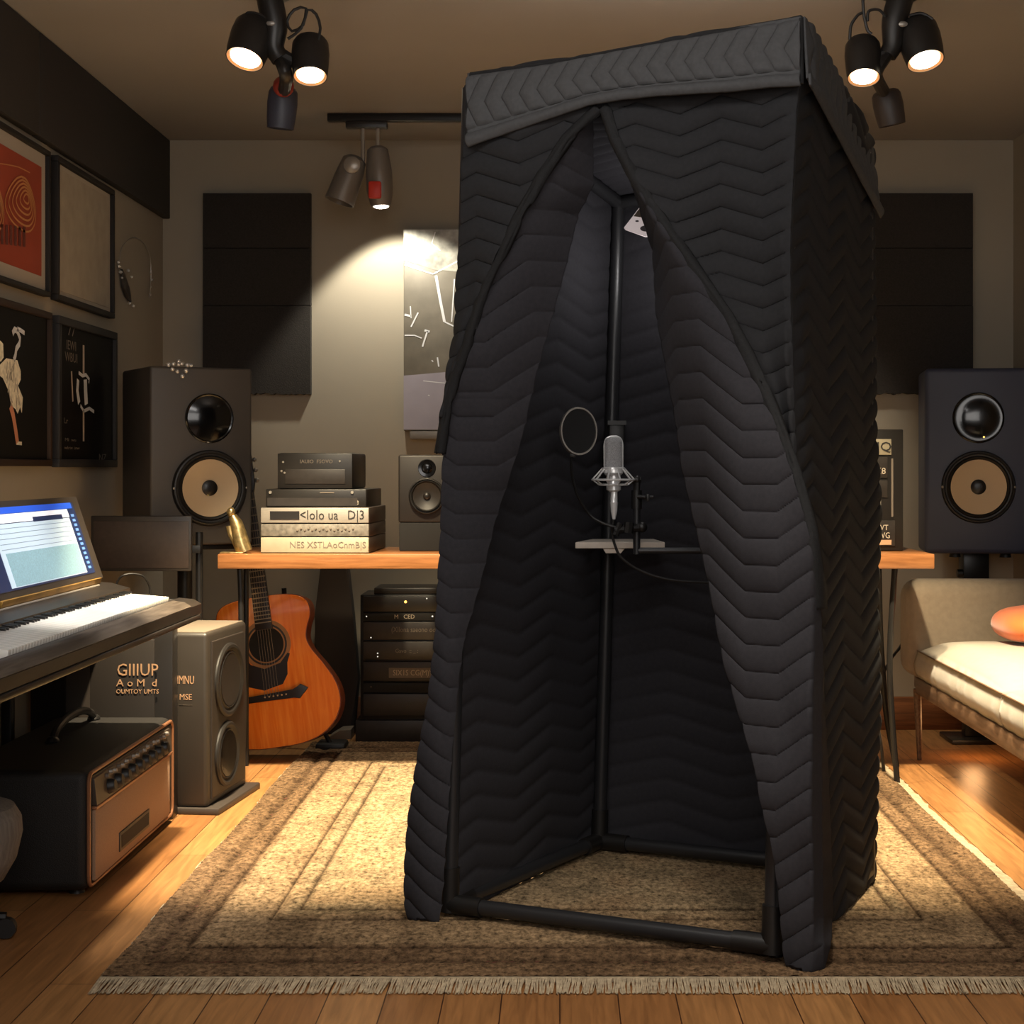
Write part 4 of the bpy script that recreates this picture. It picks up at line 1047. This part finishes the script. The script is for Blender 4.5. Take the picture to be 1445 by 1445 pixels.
link('lettering', text_mesh('SIX1S CG(M)VUG', .036, face_at(.01, -.0155, .312), .82, .0006), 'pale_ink', o, True)
o = unit(.225, .268, 'matte_black'); dot(o, -.20, .25, .004, 'dim_ink'); dot(o, .14, .25, .004, 'dim_ink')
o = unit(.12, .218, 'gear_black2'); utext(o, 'mmm Chm 8', .0, .175, .03, 'gear_black', 1.0); dot(o, .105, .175, .010, 'dim_ink')

solo('pedal', B().prism([(0, 0), (.10, 0), (.10, .045), (.05, .042), (0, .012)], 7.70, 7.82, lambda a, b, d: Vector((-1.045+a, d, b)), .003), 'wedge',
     'small grey wedge on floor between guitar and floor rack', 'pedal', (-1.0, 7.76, 0))

# ------------------------------------------------------------------ guitar
gt = thing('acoustic_guitar', 'orange acoustic guitar standing behind the tower speaker under the desk', 'guitar', (-1.184, 7.17, .05), (math.radians(-7), math.radians(-8.2), 0))
prof = [(0.0, .0), (.10, .004), (.19, .03), (.255, .085), (.285, .16), (.275, .24), (.235, .32), (.19, .39), (.172, .44), (.18, .49), (.20, .54), (.198, .59), (.165, .625), (.09, .642), (0, .645)]
sp_ = spline([Vector((a, b, 0)) for a, b in prof], 56)
half = [(p.x, p.y) for p in sp_]
outl = half+[(-a, b) for a, b in half[-2:0:-1]]
bm_ = B().prism(outl, 0.004, .125, lambda a, b, d: Vector((a, d, b)))
body_ = link('body', bm_, 'guitar_side', gt, True)
link('soundboard', B().prism([(a*.985, b*.99+.003) for a, b in outl], -.004, .004, lambda a, b, d: Vector((a, d, b)), .002), 'guitar_top', gt, True)
mfy = lambda x, z, y=-.004: Matrix.Translation((x, y, z)) @ Matrix.Rotation(PI/2, 4, 'X')
link('rosette', B().lathe([(.074, 0), (.074, .0012), (.104, .0012), (.104, 0)], mfy(0, .437), 40), 'rosette', gt, True)
link('rosette_ring', B().lathe([(.080, .0014), (.080, .0018), (.088, .0018), (.088, .0014)], mfy(0, .437), 40), 'guitar_dark', gt, True)
link('sound_hole', B().lathe([(0, .0016), (.074, .0016), (.074, 0)], mfy(0, .437), 40), 'matte_black', gt, True)
pg = [(-.02, .335), (-.075, .36), (-.115, .43), (-.125, .36), (-.10, .27), (-.03, .245), (.05, .262), (.075, .30), (.08, .35), (.095, .385), (.085, .39), (.05, .352)]
link('pickguard', B().poly([Vector((a, -.0065, b)) for a, b in pg]), 'guitar_dark', gt, True)
br_ = [(-.15, .215), (-.12, .20), (.09, .20), (.115, .192), (.155, .232), (.125, .252), (.09, .232), (-.12, .226)]
bg = link('bridge', B().prism(br_, -.016, -.004, lambda a, b, d: Vector((a, d, b)), .002), 'guitar_dark', gt, True)
for i in range(6): link('bridge_pin', B().ball((-.03+i*.018, -.018, .217), .004, 8), 'cone_cream', bg, True)
nk = link('neck', B().prism([(-.036, .50), (.036, .50), (.026, 1.10), (-.026, 1.10)], -.022, .004, lambda a, b, d: Vector((a, d, b)), .003), 'guitar_dark', gt, True)
fb = B()
for i in range(22):
    z = .53+i*.0145*(1+i*.035)
    if z > 1.09: break
    hw = .036-(z-.5)*.0143
    fb.box(-hw, hw, -.0245, -.021, z-.0022, z+.0022)
link('fret', fb, 'fret', nk, True)
hs = link('headstock', B().prism([(-.027, 1.09), (.027, 1.09), (.036, 1.13), (.034, 1.25), (0, 1.26), (-.034, 1.25), (-.036, 1.13)], -.014, .006, lambda a, b, d: Vector((a, d, b)), .003), 'guitar_dark', gt, True)
for s in (-1, 1):
    for i in range(3): link('tuning_peg', B().ball((s*.044, 0, 1.14+i*.045), .010, 8), 'steel', hs, True)
sg = B()
for i in range(6):
    x0_ = -.023+i*.0092; x1_ = -.03+i*.012
    sg.tube([(x1_, -.018, .218), (x0_, -.027, 1.09)], .0009, 4)
link('strings', sg, 'fret', gt, True)
gs = thing('guitar_stand', 'thin black stand holding the orange acoustic guitar', 'stand', (-1.19, 7.36, 0))
link('back_post', B().tube([(-1.19, 7.50, .012), (-1.205, 7.50, .45), (-1.215, 7.49, .70)], .011, 8), 'black_metal', gs)
for sx_ in (-.2, .2): link('leg', B().tube([(-1.19, 7.50, .36), (-1.19+sx_, 7.40, .012)], .010, 8), 'black_metal', gs)
link('foot', B().box(-1.06, -.93, 7.36, 7.50, .0, .035, .012), 'rubber', gs)
solo('gig_bag', B().prism([(-1.13, 0.0), (-1.13, .55), (-1.10, .80), (-1.04, 1.0), (-.98, .80), (-.955, .55), (-.93, .25), (-.95, 0.0)], 7.84, 7.93, lambda a, b, d: Vector((a, d, b)), .02), 'bag',
     'dark soft bag leaning on back wall behind the guitar', 'bag', (-1.03, 7.88, 0))

# ------------------------------------------------------------------ tower speaker by the amp
yaw = math.atan2(.47, .052)      # front edge runs back along the room, face turned to the middle
tw = thing('tower_speaker', 'grey tower speaker with two oval drivers between amplifier and guitar', 'speaker', (-1.249, 6.03, 0), (0, 0, yaw))
WT, HT, DT = .473, .645, .27
link('cabinet', B().box(0, WT, 0, DT, .022, HT, .016, 3), 'tower_grey', tw, True)
link('lit_top', B().box(.012, WT-.012, .012, DT-.012, HT-.006, HT+.002, .002), 'wedge', tw, True)  # pale sheet that paints the light falling on the tower's top
link('baffle', B().prism([(.035, .05), (WT-.05, .05), (WT-.03, .2), (WT-.022, .36), (WT-.04, .55), (WT-.06, .61), (.035, .61)], -.007, .004, lambda a, b, d: Vector((a, d, b)), .004), 'tower_front', tw, True)
link('plinth', B().box(-.012, WT+.03, -.045, DT+.005, 0, .024, .005), 'gear_side', tw, True)
for cz_, r_, rx_ in ((.452, .135, 1.22), (.185, .118, 1.15)):
    m_ = Matrix.Translation((WT*.47 if cz_ > .3 else WT*.42, -.007, cz_)) @ Matrix.Rotation(PI/2, 4, 'X')
    d = link('driver', B().lathe([(r_, 0), (r_, .006), (r_*.95, .012), (r_*.88, .012), (r_*.82, .006), (r_*.78, .004), (r_*.74, .010), (r_*.7, .006), (0, .002)], m_, 40, rx_), 'rubber', tw, True)
    link('cone', B().lathe([(r_*.7, .009), (r_*.4, .005), (0, .004)], m_, 36, rx_), 'cone_dark' if cz_ > .3 else 'gloss_black', d, True)
# lettering on the tower's side (local x = 0 face, looking along +x)
side = lambda y, z: Matrix.Translation((-.0006, y, z)) @ Matrix.Rotation(-PI/2, 4, 'Z') @ FACE
link('lettering', text_mesh('IMNU', .042, side(  .080, .475), .6, .0005), 'copper_ink', tw, True)
link('lettering', text_mesh('MSE', .030, side(.080, .415), .9, .0005), 'copper_ink', tw, True)
link('lettering', text_mesh('_______', .012, side(.080, .392), 1.2, .0004), 'dim_ink', tw, True)

# dark lettered cabinet under the keyboard
lc = thing('lettered_cabinet', 'dark cabinet with copper lettering behind the guitar amplifier', 'cabinet', (-1.60, 5.95, 0))
link('case', B().box(-1.85, -1.352, 5.94, 6.02, 0, .68, .004), 'gear_black', lc)
pn = link('front_panel', B().box(-1.73, -1.415, 5.934, 5.942, .02, .63, .002), 'cabinet_dark', lc)
link('edge_strip', B().box(-1.722, -1.64, 5.9325, 5.936, .02, .62), 'gear_side', lc)
def ct(s, px, py, size, sq=1.0): 
    a = at(px, py, 5.933)
    link('lettering', text_mesh(s, size, face_at(a.x, 5.9325, a.z), sq, .0006), 'copper_ink', pn)
ct('GIIIUP', 194, 946, .060, .9); ct('A o M  d', 193, 964, .036, 1.1); ct('OUMTOY UMTS', 194, 976, .022, .95)

# ------------------------------------------------------------------ guitar amplifier
AX, AY0, AY1, AH = -1.335, 4.85, 5.92, .365
am = thing('guitar_amplifier', 'black guitar amplifier with tan front and row of knobs on the floor', 'amplifier', (-1.54, 5.38, 0))
link('cabinet', B().box(-1.76, AX-.012, AY0, AY1, .018, AH, .03, 4), 'amp_tolex', am)
pp = B(); y0, y1, z0, z1 = AY0+.012, AY1-.012, .03, AH-.012
loop = []
for cy_, cz_, a0 in ((y0+.03, z0+.03, PI), (y1-.03, z0+.03, 1.5*PI), (y1-.03, z1-.03, 0), (y0+.03, z1-.03, .5*PI)):
    for k in range(6): loop.append(Vector((AX-.012, cy_+.03*math.cos(a0+k*PI/10), cz_+.03*math.sin(a0+k*PI/10))))
loop.append(loop[0]); pp.tube(loop, .006, 8, False)
link('piping', pp, 'piping', am)
link('baffle', B().box(AX-.02, AX-.010, y0+.02, y1-.02, z0+.012, z1-.01, .002), 'gear_black', am)
link('grille', B().box(AX-.012, AX, y0+.03, y1-.085, .042, .246, .003), 'amp_cloth', am)
link('grille_trim', B().box(AX-.012, AX+.005, y0+.025, y1-.06, .247, .256, .002), 'piping', am)
cp = link('control_panel', B().prism([(AX-.012, .258), (AX+.004, .258), (AX-.004, .335), (AX-.012, .338)], y0+.03, y1-.07, lambda a, b, d: Vector((a, d, b)), .001), 'amp_panel', am)
for i in range(9):
    y = y0+.17+i*.085
    link('knob', B().lathe([(0, .022), (.017, .022), (.021, .016), (.023, 0), (0, 0)], axis_matrix((AX, y, .288), (1, 0, .15)), 16), 'black_plastic', cp)
for i in range(18):
    y = y0+.15+i*.045
    link('switch', B().lathe([(0, .010), (.006, .010), (.008, 0), (0, 0)], axis_matrix((AX-.003, y, .322+.004*(i % 2)), (1, 0, .15)), 10), 'steel' if i % 3 else 'dim_ink', cp)
link('slot_frame', B().box(AX-.002, AX+.004, 5.15, 5.52, .066, .124, .002), 'gear_black2', am)
link('slot', B().box(AX+.002, AX+.005, 5.165, 5.505, .076, .114), 'matte_black', am)
hd = spline([(-1.60, 5.36, AH-.002), (-1.60, 5.40, AH+.03), (-1.60, 5.52, AH+.052), (-1.60, 5.68, AH+.052), (-1.60, 5.80, AH+.03), (-1.60, 5.84, AH-.002)], 24)
link('handle', B().tube(hd, .013, 10), 'black_plastic', am)
for yy in (5.36, 5.84): link('handle_mount', B().ball((-1.60, yy, AH+.004), .022, 12, (1, 1.3, .7)), 'black_metal', am)
for yy in (AY0+.08, AY1-.08):
    for xx in (-1.70, -1.40): link('foot', B().lathe([(0, .02), (.02, .02), (.024, 0), (0, 0)], Matrix.Translation((xx, yy, 0)), 12), 'rubber', am)

# ------------------------------------------------------------------ keyboard console, its stand and the screen on it
KY0, KY1 = 3.45, 5.70
kbd = thing('keyboard_console', 'long dark keyboard console with bright white keys at left wall', 'keyboard', (-1.38, 4.6, .73))
link('case', B().prism([(-1.565, .74), (-1.215, .73), (-1.20, .745), (-1.20, .775), (-1.225, .79), (-1.275, .795), (-1.285, .785), (-1.43, .785), (-1.44, .828), (-1.50, .845), (-1.56, .85)], KY0, KY1, lambda a, b, d: Vector((a, d, b)), .006), 'console', kbd)
link('front_rail', B().prism([(-1.262, .7975), (-1.222, .792), (-1.2, .778), (-1.204, .774), (-1.225, .787), (-1.262, .792)], KY0+.05, KY1-.16, lambda a, b, d: Vector((a, d, b)), .001), 'console_trim', kbd)
link('lower_rail', B().box(-1.215, -1.194, KY0+.02, KY1-.04, .726, .742, .004), 'console', kbd)
link('silver_line', B().tube([(-1.505, KY0+.1, .846), (-1.505, KY1-.15, .846)], .004, 8), 'steel', kbd)
kw = .0235; Y = 3.95
wk = B().box(-.074, .074, -.0112, .0112, 0, .022, .002).mesh('white_key'); bk = B().box(-.016, .016, -.005, .005, 0, .010, .002).mesh('black_key')
wk.materials.append(M['keys_white']); bk.materials.append(M['keys_black'])
i = 0
while Y < 5.56:
    o = bpy.data.objects.new('white_key', wk); COL.objects.link(o); o.parent = kbd
    o.location = (-1.353+1.38, Y-4.6, .792-.73); o.rotation_euler = (0, math.radians(5), 0)
    if i % 7 not in (2, 6):
        b_ = bpy.data.objects.new('black_key', bk); COL.objects.link(b_); b_.parent = kbd
        b_.location = (-1.414+1.38, Y+kw/2-4.6, .816-.73); b_.rotation_euler = (0, math.radians(5), 0)
    Y += kw; i += 1
ks = thing('keyboard_stand', 'thin dark stand carrying the keyboard console along left wall', 'stand', (-1.81, 4.6, 0))
for yy in (3.6, 5.60): link('leg', B().box(-1.835, -1.80, yy-.02, yy+.02, 0, .70, .003), 'black_metal', ks)
link('light_block_plate', B().box(-1.86, -1.57, 3.58, 5.935, .702, .729, .003), 'black_metal', ks)  # rear rail widened into a plate to block light from the wall below
for yy in (3.6, 4.6, 5.60): link('bracket', B().box(-1.57, -1.25, yy-.015, yy+.015, .705, .7295, .003), 'black_metal', ks)

mn = thing('computer_monitor', 'wide lit computer screen leaning back behind the keyboard console', 'monitor', (-1.53, 5.1, .85))
# plane from the bottom edge (x=-1.50) leaning back to the top
xb, zb_, xt, zt = -1.515, .872, -1.603, 1.134
def mp(y, v, o=0.0):
    return Vector((xb+(xt-xb)*v+o*.95, y, zb_+(zt-zb_)*v+o*.32))
def slab(y0, y1, v0, v1, o0, o1): 
    b = B(); P_ = [mp(y0, v0, o0), mp(y1, v0, o0), mp(y1, v1, o0), mp(y0, v1, o0)]; Q_ = [mp(y0, v0, o1), mp(y1, v0, o1), mp(y1, v1, o1), mp(y0, v1, o1)]
    vs = [b.bm.verts.new(p) for p in P_+Q_]
    for f in ((3, 2, 1, 0), (4, 5, 6, 7), (0, 1, 5, 4), (1, 2, 6, 5), (2, 3, 7, 6), (3, 0, 4, 7)): b.bm.faces.new([vs[i] for i in f])
    return b
MY0, MY1 = 4.55, 5.635
link('housing', slab(MY0, MY1, -.02, 1.0, -.03, 0), 'bezel', mn)
sc_ = link('screen', slab(MY0+.03, MY1-.075, .06, .93, .0, .002), 'screen_navy', mn)
link('title_bar', slab(MY0+.03, MY1-.10, .86, .93, .002, .003), 'screen_blue', sc_)
link('toolbar', slab(MY0+.04, MY1-.16, .76, .855, .002, .003), 'screen_white', sc_)
link('tool_tab', slab(5.10, 5.40, .745, .80, .003, .0036), 'screen_navy', sc_)
link('document_area', slab(4.72, MY1-.165, .08, .75, .002, .003), 'screen_pale', sc_)
link('waveform', slab(4.76, MY1-.17, .09, .44, .003, .0036), 'screen_teal', sc_)
for i in range(5): link('track_line', slab(4.74, MY1-.17, .48+i*.055, .484+i*.055, .003, .0036), 'screen_line', sc_)
for i in range(12): link('icon', slab(MY1-.135, MY1-.105, .12+i*.058, .15+i*.058, .002, .0032), 'screen_icon', sc_)
link('gold_base', B().prism([(-1.56, .851), (-1.512, .849), (-1.505, .868), (-1.55, .872)], MY0+.05, MY1-.04, lambda a, b, d: Vector((a, d, b)), .002), 'gold', mn)

# switched-off small screen on a pole by the big speaker
ds = thing('dark_screen', 'small dark switched-off screen in front of the large grey speaker', 'screen', (-1.395, 6.55, 0))
a, b = at(128, 806, 6.545), at(270, 728, 6.545)
link('housing', B().box(a.x, b.x, 6.545, 6.565, a.z, b.z, .004), 'bezel', ds)
link('panel', B().box(a.x+.012, b.x-.01, 6.542, 6.546, a.z+.012, b.z-.02, .001), 'screen_off', ds)
link('pole', B().tube([(b.x+.018, 6.605, .0), (b.x+.018, 6.605, .98)], .014, 10), 'black_metal', ds)
link('crossbar', B().box(a.x+.3, b.x+.03, 6.565, 6.595, .90, .93, .002), 'black_metal', ds)
link('base', B().lathe([(0, .012), (.035, .012), (.038, 0), (0, 0)], Matrix.Translation((b.x+.018, 6.605, 0)), 16), 'black_metal', ds)
tag(link('looped_cable', B().tube(spline([at(163, 832, 6.3), at(166, 820, 6.3), at(174, 812, 6.3), at(190, 810, 6.32), at(205, 816, 6.34), at(212, 840, 6.36), (at(200, 900, 6.34)), (-1.64, 6.32, .25), (-1.66, 6.32, .008)], 40), .004, 8), 'cable'),
    'thin dark cable looping below the small dark screen', 'cable')

# ------------------------------------------------------------------ sofa
sf = thing('sofa', 'beige fabric sofa with wooden base along the right wall', 'sofa', (1.8, 5.75, 0))
SX0, SX1, SY0, SY1 = 1.49, 2.105, 4.2, 7.33
link('base_rail', B().box(SX0, SX0+.035, SY0, SY1-.2, .285, .352, .006).box(SX0+.03, SX1, SY0+.02, SY1-.03, .29, .345, .004), 'sofa_wood', sf)
for y in (SY0+.05, 5.0, 7.16):
    for x in (SX0+.015, SX1-.05):
        link('leg', B().tube([(x, y, .30), (x+(.01 if x < 1.7 else -.01), y, 0)], [.018, .011], 10), 'sofa_wood', sf)
def soft_box(x0, x1, y0, y1, z0, z1, r, seg=5):
    return B().box(x0, x1, y0, y1, z0, z1, r, seg)
link('armrest', soft_box(SX0-.035, SX1, 7.10, SY1, .345, .757, .07), 'sofa', sf)
link('armrest', soft_box(SX0-.035, SX1, SY0-.22, SY0, .345, .757, .07), 'sofa', sf)
link('backrest', soft_box(SX1-.15, SX1, SY0, 7.10, .34, .86, .05), 'sofa', sf)
def seat_cushion(y0, y1, sd):
    n_, m_ = 46, 34; b = []; 
    hx_, hy_ = (SX1-.15-SX0-.005)/2, (y1-y0)/2; cxs, cys = SX0+.005+hx_, (y0+y1)/2
    z0, z1 = .353, .485
    u = np.linspace(-1, 1, m_)[None, :]+0*np.zeros((n_, 1)); v = np.linspace(-1, 1, n_)[:, None]+0*u
    cr = (1-u**4)*(1-v**4)
    rs = np.random.default_rng(sd)
    top = z1+.055*cr**.6-.02*(1-cr)+0.006*np.sin(u*9+v*2)*np.exp(-((u+1)/.5)**2)*cr
    bul = 1+.0*u
    X = cxs+u*hx_; Yg = cys+v*hy_
    V = np.stack([X, Yg, top], -1).reshape(-1, 3)
    idx = np.arange(n_*m_).reshape(n_, m_)
    q = [tuple(f) for f in np.stack([idx[:-1, :-1], idx[:-1, 1:], idx[1:, 1:], idx[1:, :-1]], -1).reshape(-1, 4)]
    V = [tuple(p) for p in V]
    border = list(idx[0, :])+list(idx[1:, -1])+list(idx[-1, -2::-1])+list(idx[-2:0:-1, 0])
    prev = border
    for k, (zz_, ex_) in enumerate(((.75, .010), (.5, .016), (.25, .012), (0, -.004))):
        new = []
        for j, bi in enumerate(border):
            x, y, z = V[bi]; s = 1
            dx = (x-cxs)/hx_; dy = (y-cys)/hy_
            wr = .004*math.sin(y*38+2*math.sin(y*11))*(1 if abs(dx+1) < .05 else 0)*(1-abs(zz_-.5))
            ox = -(ex_+wr) if dx < -.99 else (0 if dx > .99 else 0)
            V.append((x+ox, y+(np.sign(dy)*ex_*.2 if abs(dy) > .99 else 0), z0+(z-z0)*zz_)); new.append(len(V)-1)
        L_ = len(border)
        for j in range(L_): q.append((prev[j], prev[(j+1) % L_], new[(j+1) % L_], new[j]))
        prev = new
    q.append(tuple(prev))
    me = _mesh('seat_cushion', V, q, True)
    o = link('seat_cushion', me, 'cushion', sf)
    pts = [Vector(V[bi])+Vector((-.003, 0, .001)) for bi in idx[:, 0]]
    link('piping', B().tube(pts, .0035, 6), 'sofa_wood', o)
seat_cushion(5.745, 7.095, 1)
seat_cushion(4.22, 5.738, 2)
pw = B(); pw.ball((0, 0, 0), 1, 28)
for v in pw.bm.verts:
    x, y, z = v.co
    s = lambda a: math.copysign(abs(a)**.62, a)
    v.co = (s(x)*.13, s(y)*.21, z*.065)
pm = pw.mesh('throw_cushion')
tc_ = solo('throw_cushion', pm, 'orange', 'orange velvet cushion lying on the far sofa seat', 'cushion', (0, 0, 0))
tc_.location = (1.855, 6.72, .617); tc_.rotation_euler = (0, math.radians(-8), 0)

# cables right of the booth
tag(link('hanging_cable', B().tube(spline([(1.235, 6.75, .84), (1.235, 6.76, .6), (1.22, 6.78, .45), (1.235, 6.8, .35), (1.28, 6.8, .15), (1.30, 6.82, .008)], 40), .007, 8), 'cable'),
    'dark cable hanging straight down from under the right desk end', 'cable')
tag(link('slack_cable', B().tube(spline([at(1283, 860, 7.5), at(1281, 885, 7.45), at(1272, 910, 7.35), at(1256, 932, 7.2), at(1243, 960, 7.1), at(1236, 990, 7.05), (1.30, 7.05, .008)], 40), .006, 8), 'cable'),
    'slack dark cable curving from sofa arm toward the desk leg', 'cable')
bn = B()
for k in range(5):
    ph = k*1.3
    bn.tube(spline([(1.262+.012*math.cos(ph), 6.88+.012*math.sin(ph), .52-.03*k), (1.262+.02*math.cos(ph+1), 6.88+.02*math.sin(ph+1), .36), (1.258+.016*math.cos(ph+2), 6.88+.016*math.sin(ph+2), .2), (1.262+.02*math.cos(ph), 6.88+.02*math.sin(ph), .008)], 20), .007, 6)
tag(link('cable_bundle', bn, 'sofa_wood'), 'bundle of brownish cables hanging beside the right desk leg', 'cables')

# grey stool at the near left edge
so = thing('stool', 'grey upholstered stool at the near left, in front of the amplifier', 'stool', (-1.615, 4.42, 0))
Rm = .21
link('seat', B().lathe([(0, .125), (Rm*.55, .125), (Rm*.78, .155), (Rm*.93, .21), (Rm, .275), (Rm*.985, .315), (Rm*.90, .345), (Rm*.7, .358), (0, .36)], Matrix.Translation((-1.615, 4.42, 0)), 40), 'stool', so)
link('pedestal', B().tube([(-1.615, 4.42, .03), (-1.615, 4.42, .13)], .03, 14), 'black_metal', so)
for k in range(5):
    a = k*2*PI/5+.15
    e = Vector((-1.615+.17*math.cos(a), 4.42+.17*math.sin(a), .055))
    s_ = link('spoke', B().tube([(-1.615, 4.42, .07), e], .014, 8), 'black_metal', so)
    link('caster', B().lathe([(0, -.014), (.026, -.014), (.028, 0), (.026, .014), (0, .014)], axis_matrix(e-Vector((0, 0, .027)), (math.sin(a), -math.cos(a), 0)), 16), 'rubber', s_)

# ------------------------------------------------------------------ lights
def lamp(name, kind, loc, energy, col, target=None, **kw):
    d = bpy.data.lights.new(name, kind); d.energy = energy; d.color = col
    for k_, v_ in kw.items(): setattr(d, k_, v_)
    o = bpy.data.objects.new(name, d); COL.objects.link(o); o.location = loc
    if target is not None:
        o.rotation_euler = (Vector(target)-Vector(loc)).to_track_quat('-Z', 'Y').to_euler()
    return o
WARM = (1.0, .82, .54)
for px, py, tx, ty, en, an in ((345, 93, -.85, 5.95, 900, 62), (441, 113, -.2, 6.45, 300, 74), (1309, 95, 1.05, 5.95, 640, 62), (1216, 115, .7, 6.5, 330, 74)):
    p = at(px, py, 5.43)
    lamp('spot_beam', 'SPOT', p, en, WARM, (tx, ty, 0), spot_size=math.radians(an), spot_blend=.55, shadow_soft_size=.04)
lamp('front_floor_fill', 'SPOT', (.35, 3.1, 2.7), 110, (1, .9, .76), (.35, 3.9, 0), spot_size=math.radians(62), spot_blend=.9, shadow_soft_size=.15)  # added downward fill for the near floor, no fixture
lamp('booth_lamp_light', 'POINT', (.30, 5.10, 1.86), 2.4, (1, .96, .94), shadow_soft_size=.04)
lamp('wall_fill', 'SPOT', (1.12, 7.40, 2.50), 60, (1, .92, .74), (1.22, 8.0, .85), spot_size=math.radians(54), spot_blend=1.0, shadow_soft_size=.05)  # added unseen spot that brightens the back wall right of the booth
lamp('track_beam', 'SPOT', (-.80, 7.66, 2.42), 46, (1, .93, .76), (-.68, 8.0, 1.60), spot_size=math.radians(100), spot_blend=.3, shadow_soft_size=.03)
lamp('desk_glow', 'POINT', (-1.74, 5.0, 1.12), 9, (1, .66, .32), shadow_soft_size=.08)
lamp('sofa_glow', 'POINT', (1.75, 7.2, .15), 1.5, (1, .5, .2), shadow_soft_size=.05)
lamp('camera_fill', 'AREA', (.5, .2, 1.9), 46, (1, .95, .9), (.2, 5, 1.0), shape='RECTANGLE', size=2.6, size_y=1.4)  # added soft fill from behind the camera, no fixture there
lamp('booth_fill', 'AREA', (-.4, 3.0, 2.72), 24, (1, .96, .92), (.2, 4.5, 1.2), shape='RECTANGLE', size=1.6, size_y=.6)  # added overhead fill to bring out the quilting, no fixture
lamp('ceiling_fill', 'AREA', (.35, 4.8, 2.42), 6, (1, .9, .78), (.35, 5.0, 4), shape='SQUARE', size=.6)  # added upward fill hidden above the booth roof to lift the ceiling
lamp('keys_lamp', 'SPOT', (-1.2, 4.9, 2.4), 160, (1, .94, .86), (-1.36, 4.9, .8), spot_size=math.radians(40), spot_blend=.8, shadow_soft_size=.05)

wd_ = bpy.data.worlds.new('World'); scene.world = wd_; wd_.use_nodes = True
wd_.node_tree.nodes['Background'].inputs['Color'].default_value = (.9, .75, .6, 1)
wd_.node_tree.nodes['Background'].inputs['Strength'].default_value = 0.02

# ------------------------------------------------------------------ camera
cd = bpy.data.cameras.new('Camera'); cam = bpy.data.objects.new('Camera', cd); COL.objects.link(cam)
cam.location = (0, 0, EYE); cam.rotation_euler = (PI/2, 0, 0)
cd.sensor_fit = 'HORIZONTAL'; cd.sensor_width = 36.0; cd.lens = 36.0*F/1445.0
cd.shift_x = (722.5-CX)/1445.0; cd.shift_y = (CY-722.5)/1445.0
cd.clip_start = 0.05
scene.camera = cam
scene.view_settings.view_transform = 'Standard'
scene.view_settings.look = 'None'
